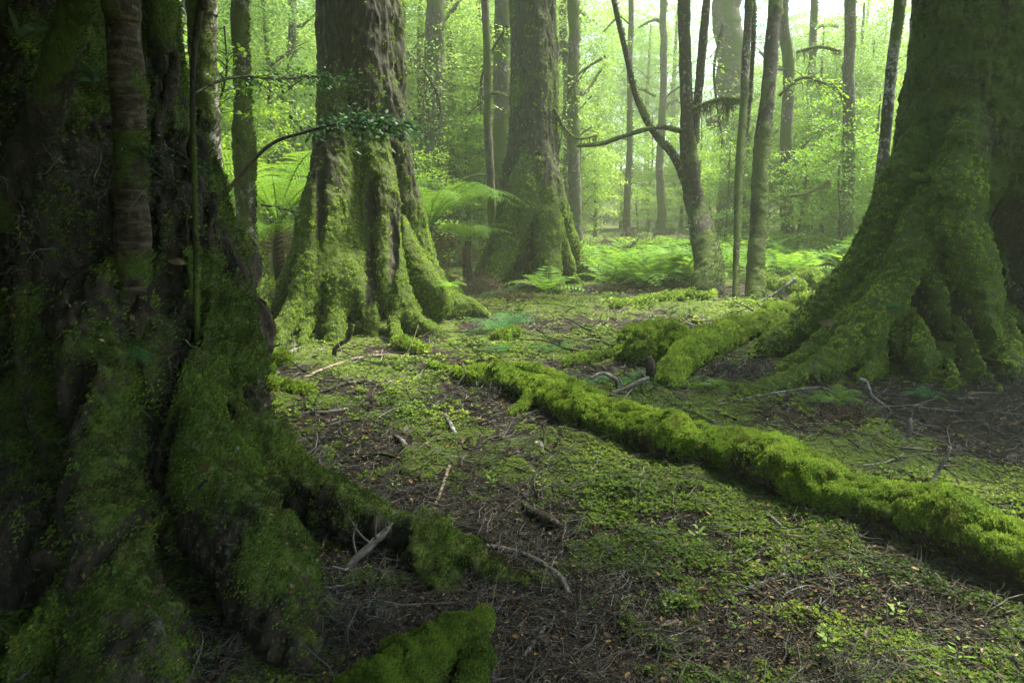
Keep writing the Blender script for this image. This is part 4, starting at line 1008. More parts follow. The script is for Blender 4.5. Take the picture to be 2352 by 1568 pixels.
# ------------------------------------------------------------------ leafy understory behind
def leafy_tree_mesh(key, h, spread, n, per, leaf, R, low=.12, gap=-.05):
    """foliage of a small tree in tiers from low to its top, plus limb mesh"""
    V, Q = leaf_cloud(key, n, per, spread, spread, h * (1 - low) * .5, leaf, R, .25, gap, tiers=.55)
    V = V + np.array([0, 0, h * (low + (1 - low) * .5)])
    k = 12
    z0 = rng.uniform(h * .1, h * .7, k); a = rng.uniform(0, 6.28, k); l = rng.uniform(.5, .95, k) * spread
    tips = np.column_stack([np.cos(a) * l, np.sin(a) * l, z0 + l * rng.uniform(.1, .6, k)])
    BV, BQ = branches(np.column_stack([np.zeros(k), np.zeros(k), z0]), tips, np.full(k, .018) * h / 4)
    tv, tq, tt = tube([(0, 0, -.2), (.05, .0, h * .25), (-.06, .05, h * .55), (.02, 0, h * .92)], [.018 * h, .014 * h, .01 * h, .004 * h], 18, 9, wob=.1)
    mb = MB(); mb.add(tv, tq, tt); mb.add(BV, BQ)
    return mesh('foliage', V, Q), mb.mesh('stem', smooth=True)

kinds = []
for k, (h, s, n, per, leaf, R, low, gap, mt) in enumerate([
    (5.0, 1.5, 380, 36, .075, .50, .10, -.02, 'leaf_bright'), (7.5, 1.9, 520, 36, .080, .60, .15, .0, 'leaf'),
    (11.0, 2.5, 800, 36, .095, .75, .16, .02, 'leaf'), (3.2, 1.2, 230, 28, .065, .40, .05, -.05, 'leaf_bright'), (13.0, 2.6, 850, 36, .10, .8, .25, .0, 'leaf_bright')]):
    fm, sm = leafy_tree_mesh('k%d' % k, h, s, n, per, leaf, R, low, gap)
    fm.materials.append(M[mt]); sm.materials.append(M['bark_far']); sm.attributes.new('moss', 'FLOAT', 'POINT').data.foreach_set('value', np.full(len(sm.vertices), .45, np.float32))
    kinds.append((fm, sm))

def leafy(k, x, y, s, name, label, group, cat='tree', sink=0.0):
    fm, sm = kinds[k]
    t = thing(name, label, cat, (x, y, float(th(x, y)) - sink), group)
    for nm, me in (('foliage', fm), ('trunk', sm)):
        o = bpy.data.objects.new(nm, me); COL.objects.link(o); o.parent = t
    t.rotation_euler = (0, 0, rng.uniform(0, 6.28)); t.scale = (s, s, s * rng.uniform(.9, 1.15))
    return t

def in_glow(x, y):
    """the opening in the canopy where the light pours in"""
    u = CU + F * x / y
    return 1330 < u < 1700 and y < 70

def scatter_leafy():
    G1 = 'misty leafy trees filling the depth of the forest'
    G2 = 'pale leafy saplings beyond the bracken'
    G3 = 'low leafy shrubs at the foot of the misty trees'
    for Yr, n, ks, nm in (((21, 29), 34, (0, 1, 1, 2), 'a'), ((29, 40), 50, (1, 2, 2, 4), 'b'), ((40, 66), 84, (2, 4, 4), 'c')):
        for i in range(n):
            y = rng.uniform(*Yr); u = -500 + (i + rng.uniform(-.3, .3)) / n * 3300
            x = (u - CU) / F * y
            if 2050 < u and y < 31: continue
            if in_glow(x, y):
                if y < 30 or rng.random() < .06: continue
                k = 0 if y < 38 else (1 if y < 46 else 4)  # brighter leaf colours here put some of the glow into the foliage
            else: k = int(rng.choice(ks))
            leafy(k, x, y, rng.uniform(.85, 1.3), 'leafy_tree', 'pale green leafy forest tree softened by mist, one of the crowd behind the big trunks', G1)
    # saplings lit at the back right
    for u, y, k, s in ((1830, 20, 3, 1.0), (1880, 22, 0, .9), (1915, 19.5, 3, 1.25), (1985, 21, 0, 1.0), (1790, 24, 0, 1.1), (2030, 19, 3, 1.2), (1700, 25, 0, 1.0), (1660, 23, 3, 1.1), (2080, 22, 0, 1.2), (1960, 25, 1, .9), (1850, 27, 1, 1.0)):
        leafy(k, (u - CU) / F * y, y, s, 'leafy_sapling', 'fresh yellow-green sapling in the bright gap between the twin dark trunks and the giant trunk', G2)
    for u, y, k, s in ((640, 18, 1, 1.0), (520, 16, 0, 1.1), (440, 15, 1, .9), (690, 22, 1, 1.1), (1000, 24, 1, 1.0), (1075, 21, 0, 1.1), (960, 18.5, 3, 1.2), (1150, 23, 1, 1.0), (1110, 26, 1, 1.1), (1330, 25, 0, .9), (1365, 30, 1, .8), (400, 11.5, 3, 1.0), (430, 19, 1, 1.2), (570, 24, 2, 1.0)):
        leafy(k, (u - CU) / F * y, y, s, 'understory_tree', 'dense green understory tree with layered leaf sprays, behind the tree ferns and slender trunks', 'understory trees behind the fern fronds')
    for i in range(34):
        u = rng.uniform(-100, 2500); y = rng.uniform(22, 36); x = (u - CU) / F * y
        if 1300 < u < 1560 and y < 27: continue
        leafy(3, x, y, rng.uniform(.5, .9), 'shrub', 'low leafy shrub in the misty undergrowth', G3, 'shrub', .1)
scatter_leafy()

# ------------------------------------------------------------------ ferns
TF = [frond_mesh('tree_fern_frond', M['fern'], 1.75, .70, 27, 1.15, 12, .45 + .2 * k, 1.0, True, rr=.012) for k in range(3)]
TFD = [frond_mesh('dead_frond', M['fern_dead'], 1.25, .40, 16, .8, 6, 1.5, .35, False, rr=.01, pw=.35) for k in range(2)]
SF = [frond_mesh('fern_frond', M['fern'], .62, .36, 14, 1.0, 8, .35 + .25 * k, 1.05, True, rr=.005) for k in range(3)]
SFB = [frond_mesh('cool_fern_frond', M['fern_blue'], .46, .27, 13, 1.0, 8, .4 + .2 * k, .85, True, rr=.004) for k in range(2)]
SFD = [frond_mesh('dead_fern_frond', M['fern_dead'], .5, .28, 12, .9, 7, 1.0, .8, False, rr=.004, pw=.4)]
BR = [frond_mesh('bracken_frond', M['fern'], 1.0, .62, 13, .8, 5, .15 + .25 * k, 1.25, False, rr=.007, pw=.62) for k in range(3)]

def tree_fern(label, u, v, Y, hgt, n, sc, nd_, spread=(0, 2 * PI)):
    c = PY(u, v, Y); b = onground(c[0], c[1])
    t = fern('tree_fern', label, (c[0], c[1], c[2]), TF, n, None, sc * 1.3, .0, 'tree fern', spread)
    mb = []
    pts = np.array([[c[0] + .05, c[1], b[2] - .1], [c[0] - .03, c[1], (b[2] + c[2]) / 2], [c[0], c[1], c[2] + .05]])
    V, Q, T = tube(pts, [.13, .10, .06], 24, 14, wob=.25)
    put('trunk', mesh('trunk', V - c, Q, T, True, {'moss': np.full(len(V), .1)}), M['fibre'], t)
    for i in range(nd_):
        o = bpy.data.objects.new('dead_frond', TFD[i % 2]); COL.objects.link(o); o.parent = t
        o.rotation_euler = (rng.uniform(-.2, .2), rng.uniform(.2, .7), rng.uniform(0, 6.28)); o.scale = (sc * .9,) * 3
tree_fern('tree fern with arching fronds and dark fibrous trunk, behind the slender curving trunk', 640, 515, 11.8, 1.0, 17, 1.15, 8)
tree_fern('small tree fern low beside the slender curving trunk', 560, 590, 11.5, .5, 9, .8, 4)
tree_fern('bushy tree fern with brown hanging skirt between the two big beeches', 985, 525, 13.2, 1.0, 17, 1.05, 12)
tree_fern('short tree fern with brown skirt close to the hollow beech', 1075, 560, 14.2, .8, 9, .55, 9)

def small_fern(label, u, v, meshes, n, sc, Y=None, z=0.0, tilt=0.0, spread=(0, 2 * PI), nm='fern'):
    g = G(u, v) if Y is None else PY(u, v, Y)
    return fern(nm, label, (g[0], g[1], g[2] + z), meshes, n, None, sc, tilt, 'fern', spread)
small_fern('cool blue-green fern alone on the open mossy floor in front of the hollow beech', 1150, 765, SFB, 9, 1.35)
small_fern('thin small fern growing just short of the open-floor fern', 1148, 815, SFB, 4, .7)
small_fern('tall bright fern at the foot of the hollow beech', 1255, 685, BR, 7, 1.05)
small_fern('blue-green fern beside the hollow beech root', 1148, 682, SFB, 6, 1.3)
small_fern('faded brown fern below the dark hollow', 1205, 685, SFD, 6, 1.3)
small_fern('pale small fern between the open-floor fern and the moss mound', 1275, 808, SFB, 5, .75)
small_fern('bright green fern sprouting from twigs near the pale stick', 1925, 930, SF, 7, .55)
small_fern('cool green fern lying flat near the yellowing root', 1965, 950, SFB, 4, .5)
small_fern('small flat fern under the giant trunk', 2125, 915, SFB, 6, .55)
small_fern('tiny broad fern perched between the giant roots', 2050, 712, SFB, 5, .40, 6.45)
small_fern('fern tuft at the near end of the mossy arching root', 1590, 895, SF, 5, .40)
small_fern('fern tuft under the hollow of the arching root', 1655, 895, SF, 5, .45)
small_fern('small fern behind the fallen log', 1375, 885, SFB, 6, .60)
small_fern('feathery fern behind the fallen log, nearer the mound', 1462, 882, SFB, 6, .60)
small_fern('fern clump on the mossy bank beside the shaggy beech roots', 1035, 665, SF, 9, .45, 9.0)
small_fern('drooping cool green fern hanging on the dark root mass', 300, 790, SFB, 5, .42, 3.25, tilt=-.8, spread=(-2.4, -.3))
small_fern('small fern in shade beside the slender curving trunk', 640, 690, SF, 5, .55)
small_fern('small fern beside the twin dark trunks', 1735, 700, SF, 6, .45)

def bracken():
    proto = fern('bracken_fern', 'feathery bright green bracken fern in the sunny bed behind the forked tree', (0, 0, 0), BR, 7, 'bracken ferns in the sunny bed', 1.15)
    dead = fern('brown_fern', 'collapsed rust-brown bracken among the green fronds', (0, 0, 0), SFD, 6, 'rust-brown bracken in the sunny bed', 1.0)
    spots = []
    for k in range(125):
        if k % 5 < 3: u, y = rng.uniform(1330, 1610), rng.uniform(14.8, 22.5)
        else: u, y = rng.uniform(1640, 2010), rng.uniform(16.0, 24)
        if 1340 > u and y < 16: continue
        spots.append((u, y))
    first = [True, True]
    for i, (u, y) in enumerate(spots):
        x = (u - CU) / F * y; d = i % 9 == 0
        if i < 16 and i % 3 == 0: y = rng.uniform(14.5, 15.5); d = True
        src = dead if d else proto
        o = src if first[d] else copy_tree(src); first[d] = False
        o.location = (x, y, float(th(x, y))); o.rotation_euler = (0, 0, rng.uniform(0, 6.28)); s = rng.uniform(.7, 1.2); o.scale = (s, s, s)
bracken()

# ------------------------------------------------------------------ dry brush
def brush(label, u, v, w, h, n, mat='twig_brown', name='dry_shrub', Y=None):
    g = G(u, v) if Y is None else onground(*PY(u, v, Y)[:2]); W = px(w, g); H = px(h, g)
    st = g + rng.normal(size=(n, 3)) * np.array([W * .35, W * .25, 0]); st[:, 2] = th(st[:, 0], st[:, 1])
    d = np.column_stack([rng.normal(size=n) * .8, rng.normal(size=n) * .8, rng.uniform(.3, 1.2, n)])
    L = rng.uniform(.5, 1.1, n) * H
    dist = np.linalg.norm(g - CAM)
    mb = MB()
    pts_V, pts_Q = twigs(st, d, L, np.full(n, max(.0007 * dist, .002)), 7, .3, 3, .1, False); mb.add(pts_V, pts_Q)
    m = n * 3; pick = pts_V.reshape(n, 7, 3, 3)[rng.integers(0, n, m), rng.integers(2, 6, m)].mean(1)
    mb.add(*twigs(pick, np.column_stack([rng.normal(size=m), rng.normal(size=m), rng.uniform(-.2, .8, m)]), rng.uniform(.2, .5, m) * H, np.full(m, max(.00045 * dist, .0012)), 5, .3, 3, .1, False))
    V, Q, T = mb.arrays()
    tag(put(name, mesh(name, V - g, Q), M[mat], None, g), label, 'shrub')
brush('rust-brown twiggy dry shrub between the shaggy beech and the hollow beech', 1095, 675, 75, 75, 170)
brush('dry brown shrub low in front of the hollow beech', 1175, 690, 60, 35, 90)
brush('large pale brown leafless thicket in the mist beyond the hollow beech', 1445, 570, 120, 95, 620, Y=20.5)
brush('grey thicket fading into mist beside the knobbly pale trunk', 1365, 560, 70, 70, 300, Y=21)
brush('tangle of dead grey twigs under the arching mossy root', 1680, 860, 70, 45, 110, 'twig')
brush('dead twig pile lying between the twin dark trunks and the mossy boulder', 1790, 690, 50, 30, 60, 'twig')
brush('fine twig tangle in the dark hollow beside the short mossy log', 800, 1440, 130, 130, 120, 'twig')
brush('wispy brown brush below the giant trunk', 1950, 960, 110, 45, 140)
brush('grey twig brush beside the fallen log stub', 1120, 910, 60, 40, 80, 'twig')
brush('dry twigs heaped on the bank at the edge of the giant trunk', 2330, 880, 90, 60, 120, 'twig')
brush('sparse brush in shade next to the fern trunks', 700, 640, 50, 40, 60, Y=11)

# ------------------------------------------------------------------ single sticks on the floor
def stick(label, rows, mat='stick', name='fallen_stick', side=0, Y=None, lift=.6, lich=0):
    if lift < 0:                                                      # stands or leans upright over one spot
        y0 = float(G(*max(rows, key=lambda r: r[1])[:2])[1]); rows = [(*r[:3], y0 + .02 * i) for i, r in enumerate(rows)]
    if any(len(r) > 3 for r in rows): pts, rad = line(rows)
    else: pts, rad = ground_line(rows, lift)
    p = catmull(np.column_stack([pts, rad]), 8 * len(pts)); c, r = p[:, :3], p[:, 3]
    c = c + r[:, None] * .8 * np.column_stack([fbm(c[:, 0] * 9, c[:, 1] * 9, c[:, 2] * 9 + k, 3, k) for k in (1, 2, 3)])
    b = c[len(c) // 2].copy()
    mb = MB(); mb.add(*tube_arrays(c, r, 8, .25, seed=len(label)))
    for k in range(side):
        i = rng.integers(2, len(c) - 2); d = unit(np.array([rng.normal(), rng.normal() * .6, rng.uniform(.0, 1.0)])); l = min(rng.uniform(10, 26) * r[i], .3 * np.linalg.norm(c[-1] - c[0]) * rng.uniform(.7, 1.6))
        q = np.array([c[i], c[i] + d * l * .5 + rng.normal(size=3) * l * .08, c[i] + d * l + rng.normal(size=3) * l * .15])
        mb.add(*tube(q, [r[i] * .35, r[i] * .28, r[i] * .15], 8, 6, wob=.2))
    V, Q, T = mb.arrays()
    o = put(name, mesh(name, V - b, Q, T, True, {'moss': np.clip(.25 + .9 * fbm(V[:, 0] * 6, V[:, 1] * 6, V[:, 2] * 6, 3, 5), 0, 1) * (.7 if mat != 'stick_tan' else .2)}), M[mat], None, b)
    return tag(o, label, 'stick')
stick('long tan stick lying on bare litter just beyond the tip of the fallen log', [(695, 868, 3), (760, 842, 4), (820, 824, 4), (880, 816, 4), (970, 823, 3)], 'stick_tan', side=2)
stick('bent grey branch curving down across the moss near the root tip', [(1078, 1246, 7), (1130, 1258, 8), (1190, 1266, 7), (1245, 1295, 8), (1285, 1325, 8), (1305, 1362, 6)], 'stick', 'fallen_branch')
stick('short white-tipped stick standing out of the twigs, nearest the bright fern', [(1972, 868, 3), (1990, 880, 5), (2000, 905, 5), (2030, 930, 4), (2050, 948, 3)], 'stick', lift=-.5)
stick('pale lichened stick lying in the moss of the open floor', [(905, 1000, 4), (925, 1014, 6), (940, 1040, 7), (958, 1060, 5)], 'stick', side=2)
stick('short white broken stick in the middle of the open moss', [(1228, 1018, 5), (1243, 1018, 6), (1246, 1042, 6)], 'stick')
stick('stubby grey stick with a mossy foot on the open floor', [(1022, 950, 4), (1034, 975, 5), (1052, 1000, 4)], 'stick')
stick('dark rotten wood splinter in the leaf litter near the bent grey branch', [(1200, 1155, 5), (1225, 1180, 12), (1262, 1198, 13), (1290, 1210, 5)], 'stick_dark', 'wood_fragment')
stick('thin tan stick pointing towards the pale lichened sticks', [(1000, 1160, 3), (1015, 1120, 4), (1032, 1070, 4)], 'stick_tan')
stick('upright forked stick with a white broken top beyond the fallen log', [(2128, 1125, 3.5), (2150, 1092, 3.5), (2166, 1062, 4), (2184, 1025, 3.5)], 'stick', lift=-.3, side=2)
stick('lichen-tufted twig standing upright beyond the fallen log', [(2085, 1012, 4), (2092, 985, 5), (2086, 960, 6)], 'stick', lift=-.4, side=4)
stick('thin pale stick laid along the yellowing root', [(1655, 930, 2), (1760, 905, 3), (1880, 890, 3), (1920, 905, 2)], 'stick', lift=-1)
stick('dark dead branch with side twigs under the giant trunk', [(2200, 950, 4), (2250, 930, 5), (2300, 905, 5), (2370, 850, 5)], 'stick_dark', 'fallen_branch', side=5, lift=-1)
stick('thin grey stick pointing away from the fallen log', [(1760, 1180, 4), (1785, 1200, 4), (1812, 1228, 3)], 'stick')
stick('wavy twig crossing the creeping leaves below the fallen log', [(1650, 1385, 3), (1720, 1350, 4), (1800, 1320, 4), (1835, 1285, 3)], 'stick', side=3)
stick('lichen-bearded dead branch propped on the dark root mass', [(735, 1370, 7, 2.75), (790, 1310, 9), (845, 1260, 9), (905, 1205, 8, 3.1)], 'stick', 'dead_branch', side=7)
stick('short dark peg of wood leaning across the root ridge', [(925, 1200, 7, 3.1), (965, 1225, 7), (1005, 1252, 6, 2.95)], 'stick_dark', 'dead_branch')
stick('dark crooked stick standing before the shaggy beech roots', [(766, 822, 5), (772, 800, 5), (800, 775, 5), (812, 745, 5)], 'stick_dark', lift=-1)
stick('curled white dead root beside the moss mound', [(1355, 870, 4), (1385, 858, 5), (1412, 872, 5), (1420, 898, 4)], 'stick', 'dead_root', side=3, lift=-.5)
stick('dark rotted snag stump with wiry twigs in front of the moss mound', [(1492, 880, 11), (1494, 850, 12), (1486, 820, 10)], 'stick_dark', 'snag', side=7, lift=-1.5)
stick('twisted grey root loop in front of the snag stump', [(1400, 905, 5), (1435, 895, 6), (1462, 880, 6), (1490, 868, 5)], 'stick', 'dead_root', side=4, lift=-.6)
stick('long thin grey twig across dark litter beside the dark root mass', [(640, 958, 3), (700, 950, 4), (760, 945, 4), (800, 938, 3)], 'stick', side=3)
stick('flat weathered stick near the corner of bare leaf litter', [(1475, 1440, 4), (1520, 1436, 5), (1560, 1428, 5)], 'stick_tan')
stick('short upright grey stick in creeping leaves beside the short mossy log', [(1205, 1505, 4), (1226, 1475, 5), (1252, 1440, 4)], 'stick', side=1)
stick('tan stick lying at the lower edge of the leaf litter', [(1490, 1550, 6), (1530, 1538, 6), (1575, 1560, 6)], 'stick_tan')
stick('mossy forked dead branch arched in the misty bracken', [(1420, 612, 5, 20), (1432, 588, 5), (1448, 566, 6), (1470, 575, 4, 19.5)], 'stick', 'fallen_branch', side=5)
stick('pale dead branch lying flat at the bracken edge', [(1400, 600, 4, 20), (1440, 594, 4), (1500, 592, 4, 19.5)], 'stick', 'fallen_branch', side=3)
stick('leaning dead pole against the twin dark trunks', [(1745, 695, 4), (1790, 668, 4), (1830, 640, 4)], 'stick', lift=-1, side=3)
stick('crooked stick on the mossy floor before the fern bed', [(1555, 735, 3), (1600, 752, 4), (1640, 772, 4), (1652, 790, 3)], 'stick', side=3)
stick('slanting twig between the root mass and the pale lichened sticks', [(830, 1050, 3), (870, 1040, 4), (950, 1062, 4), (1010, 1058, 3)], 'stick_dark', side=4)
stick('grey stick beside the moss cushions near the root mass', [(655, 815, 3), (690, 800, 4), (740, 806, 4)], 'stick', side=3)
stick('dark fallen stick parallel to the long tan stick', [(720, 905, 3), (800, 880, 4), (870, 872, 3)], 'stick_dark', side=4)
stick('red-brown broken branch beyond the fallen log near the upright stick', [(2110, 1140, 7), (2140, 1118, 8), (2165, 1100, 7)], 'stick_dark', 'fallen_branch', lift=0)

# ------------------------------------------------------------------ leafy branches reaching into the picture
def leafy_branch(label, rows, leaf, n, where, mat='leaf_dark', per=9, R=.22, name='leafy_branch', wood='bark_dark', sub=10):
    pts, rad = line(rows); b = pts[0].copy()
    t = thing(name, label, 'branch', b)
    p = catmull(np.column_stack([pts, rad]), 60); c, r = p[:, :3], np.maximum(p[:, 3], .0015)
    V, Q, T = tube_arrays(c, r, 6, .15)
    mb = MB(); mb.add(V, Q, T)
    i = (where[0] + rng.random(n) * (where[1] - where[0])) * 59; i = np.clip(i, 0, 58).astype(int)
    tg = unit(c[i + 1] - c[i]); ax = unit(tg * .7 + rng.normal(size=(n, 3)) * np.array([.8, .8, .35]))
    l = R * rng.uniform(.5, 1.5, n)
    pts2 = c[i][:, None] + ax[:, None] * (np.linspace(0, 1, 5)[None, :, None] * l[:, None, None]); pts2[..., 2] -= .2 * l[:, None] * np.linspace(0, 1, 5)[None] ** 2
    mb.add(*twig_tubes(pts2, np.full(n, rad.min() * .6 + .0008), 3))
    put('wood', mb.mesh('wood', b), M[wood], t)
    me = t.children[0].data; me.attributes.new('moss', 'FLOAT', 'POINT').data.foreach_set('value', np.full(len(me.vertices), .3, np.float32))
    LV, LQ = spray_leaves(c[i], ax, l, per, leaf, .3, .22)
    put('leaves', mesh('leaves', LV - b, LQ), M[mat], t)
leafy_branch('long arching bough with a dense spray of dark glossy leaves across the shaggy beech', [(478, 535, 5, 6.2), (505, 468, 5), (552, 402, 4.5), (622, 332, 4), (700, 304, 3.5), (790, 282, 3), (870, 284, 2), (945, 290, 1.2, 7.2)], .062, 95, (.60, 1.0), R=.26)
leafy_branch('thin upper bough with sparse dark leaves passing the slender curving trunk', [(448, 215, 3, 6.0), (500, 188, 3.5), (560, 176, 3), (640, 182, 2.5), (720, 176, 2), (800, 186, 1.2, 7.0)], .05, 60, (.25, 1.0), per=6, R=.26)
leafy_branch('small sprig of teal leaves in front of the banded trunk', [(380, 420, 2, 3.4), (370, 370, 2), (340, 345, 2), (310, 335, 1.5, 3.3)], .030, 12, (.1, 1.0), per=5, R=.08)
leafy_branch('sprig of rounded teal leaves beside the vine stem', [(300, 300, 2, 3.4), (360, 352, 2), (430, 372, 2), (470, 380, 1.5, 3.5)], .032, 12, (.2, 1.0), per=5, R=.08)
leafy_branch('drooping leafy shoot behind the slender curving trunk', [(600, 470, 3, 10.0), (650, 480, 3), (700, 495, 2), (745, 495, 2, 9.0)], .075, 20, (.2, 1.0), 'leaf', 7, .3)
leafy_branch('bright leafy shoots behind the mottled trunk', [(470, 330, 3, 8.5), (500, 250, 3), (520, 160, 2), (515, 60, 2, 8.5)], .09, 26, (.0, 1.0), 'leaf_bright', 8, .4)
leafy_branch('bright hanging leaves between the banded trunk and the mottled trunk', [(400, -20, 3, 7.5), (410, 90, 3), (415, 200, 2), (420, 320, 2, 7.5)], .085, 40, (.0, 1.0), 'leaf_bright', 8, .4)
leafy_branch('leafy epiphyte shoots climbing the forked tree', [(1612, 650, 3, 14.9), (1600, 600, 3), (1598, 550, 3), (1590, 500, 2, 15.0)], .085, 16, (.0, 1.0), 'leaf_dark', 6, .28)
leafy_branch('pale leafy twigs arching under the light beside the leaning side stem', [(1390, 130, 3, 18), (1330, 170, 3), (1300, 230, 2), (1290, 300, 2, 17)], .09, 26, (.0, 1.0), 'leaf', 8, .5)
leafy_branch('light leafy boughs beside the broad pale trunk', [(1660, 60, 4, 20), (1640, 160, 3), (1650, 260, 3), (1660, 330, 2, 19)], .10, 30, (.0, 1.0), 'leaf_bright', 8, .5)
leafy_branch('leafy bough between the twin dark trunks and the pale trunk', [(1790, 220, 4, 18), (1840, 180, 3), (1890, 190, 3), (1930, 210, 2, 18)], .10, 34, (.1, 1.0), 'leaf_bright', 8, .5)
leafy_branch('drooping bough over the fern fronds by the shaggy beech', [(935, 120, 4, 16), (980, 170, 3), (1010, 240, 3), (1000, 300, 2, 16)], .085, 34, (.0, 1.0), 'leaf', 9, .5)
leafy_branch('light boughs hanging beside the hollow beech', [(1165, 60, 4, 17), (1130, 120, 3), (1105, 190, 3), (1120, 270, 2, 17)], .085, 34, (.0, 1.0), 'leaf', 9, .5)

def hanging(label, rows, drop, n, Y, mat='hang'):
    pts, rad = line(rows); b = pts[0].copy(); t = thing('lichened_bough', label, 'branch', b)
    p = catmull(np.column_stack([pts, rad]), 40); c = p[:, :3]
    V, Q, T = tube_arrays(c, np.maximum(p[:, 3], .004), 6, .2)
    put('wood', mesh('wood', V - b, Q, T, True, {'moss': np.full(len(V), .8)}), M['bark_brown'], t)
    i = rng.integers(0, 40, n); L = rng.uniform(.3, 1.0, n) * drop * np.clip(.25 + 1.3 * fbm(i * .21, i * 0., i * 0., 2, len(label)), .08, 1)
    q = c[i] + rng.normal(size=(n, 3)) * .03
    k = np.linspace(0, 1, 5)[None, :, None]
    pp = q[:, None] + np.concatenate([rng.normal(size=(n, 1, 2)) * .12 * k, np.zeros((n, 5, 1))], -1) * L[:, None, None]
    pp = pp + rng.normal(size=pp.shape) * .012; pp[..., 2] -= (k[..., 0] * L[:, None])
    V, Q = twig_tubes(pp, np.full(n, .010), 3, .3)
    put('hanging_moss', mesh('hanging_moss', V - b, Q), M[mat], t)
hanging('moss-curtained bough hanging between the forked tree and the moss-hung pole', [(1700, 232, 4, 15), (1668, 226, 5), (1630, 235, 5), (1592, 250, 4, 15.4)], .85, 300, 15)
hanging('thin moss-hung bough over the saplings beside the twin dark trunks', [(1800, 452, 3, 18), (1850, 445, 4), (1890, 425, 3), (1905, 415, 2, 18)], .5, 160, 18)
hanging('moss-hung bough in bright mist above the saplings', [(1830, 120, 3, 20), (1880, 108, 4), (1930, 118, 3, 20)], .5, 160, 20)
hanging('sagging moss-draped bough beside the hollow beech', [(1272, 250, 4, 15), (1300, 300, 4), (1330, 318, 3), (1370, 312, 3, 16)], .4, 120, 15)

# ------------------------------------------------------------------ strap leaves and dead leaves on the shaded root mass
def strap_tuft(label, u, v, Y, n, L, ang=0.0):
    b = PY(u, v, Y); t = thing('strap_fern', label, 'fern', b)
    mb = MB()
    for k in range(n):
        a = rng.uniform(-1.2, 1.2) + ang; l = L * rng.uniform(.6, 1.2); K = 6
        s = np.linspace(0, 1, K); d = np.array([math.sin(a), -.5 + .3 * rng.normal(), math.cos(a)]); d = unit(d)
        c = s[:, None] * d * l; c[:, 2] -= .4 * l * s ** 2
        sd = unit(np.cross(d, np.array([.2, 1, .1]))); w = l * .075 * np.sin(np.clip(s * .9 + .08, 0, 1) * PI)[:, None]
        V = np.stack([c - sd * w, c + sd * w], 1).reshape(-1, 3); i = np.arange(K - 1)[:, None] * 2
        mb.add(V, i + np.array([[0, 1, 3, 2]]))
    V, Q, T = mb.arrays(); put('leaves', mesh('leaves', V, Q), M['strap'], t)
strap_tuft('tuft of strap-shaped leaves on the shaded root mass beside the banded trunk', 215, 190, 3.5, 9, .16)
strap_tuft('long strap leaves high on the dark root mass', 45, 90, 3.5, 5, .20, .3)
strap_tuft('small strap fern under the banded trunk in deep shade', 270, 280, 3.5, 6, .11, -.5)
strap_tuft('strap leaf tuft near the drooping fern', 320, 935, 3.05, 3, .09, 1.2)
strap_tuft('strap leaf tuft low on the dark root', 130, 1020, 3.0, 5, .12, .8)
strap_tuft('strap leaves where the thick roots divide', 440, 1030, 2.9, 6, .10, .9)
strap_tuft('single strap tuft on the hollow side of the dark mass', 85, 770, 3.2, 4, .13)

def big_leaf(label, u, v, L, Y=None, mat='litter'):
    g = (G(u, v) + np.array([0, 0, .02])) if Y is None else PY(u, v, Y)
    d = unit(np.array([rng.normal(), rng.normal() * .6, .35])); s = unit(np.cross(d, np.array([.2, .6, 1.0]) if Y is None else np.array([.2, -1, .4])))
    n = np.cross(s, d); k = np.linspace(0, 1, 7); w = np.sin(np.clip(k * .95 + .03, 0, 1) * PI) ** .8 * L * .24
    c = d * (k * L)[:, None] + n * (.12 * L * np.sin(k * 5))[:, None]
    V = np.concatenate([c - s * w[:, None] + n * w[:, None] * .3, c, c + s * w[:, None] + n * w[:, None] * .3]); i = np.arange(6)[:, None]
    Q = np.concatenate([i + np.array([[0, 7, 8, 1]]), i + np.array([[7, 14, 15, 8]])])
    tag(put('fallen_leaf', mesh('fallen_leaf', V, Q, smooth=True), M[mat], None, g), label, 'leaf')
big_leaf('large tan leaf caught on the dark thick root', 470, 1078, .07, 2.75)
big_leaf('pale dead leaf lying in litter between the dark roots', 455, 1480, .055, 2.35)
big_leaf('long yellowish leaf hanging beside the vine stem', 425, 605, .07, 3.3)
big_leaf('orange-brown dead leaf on open litter below the bent grey branch', 1190, 1345, .09)
big_leaf('curled orange leaf in the creeping leaves below the fallen log', 1875, 1290, .08)
big_leaf('rust-coloured leaf beside the dark rotten splinter', 1300, 1205, .09)
big_leaf('tan pointed leaf upright in the moss below the splinter', 1365, 1240, .07)
big_leaf('brown leaf stuck to the giant trunk roots', 1915, 745, .14, 6.5)
big_leaf('yellow leaf lying beside the fallen log fork', 1148, 905, .10)
big_leaf('pale brown leaf in the moss near the tan stick end', 1010, 1010, .07)

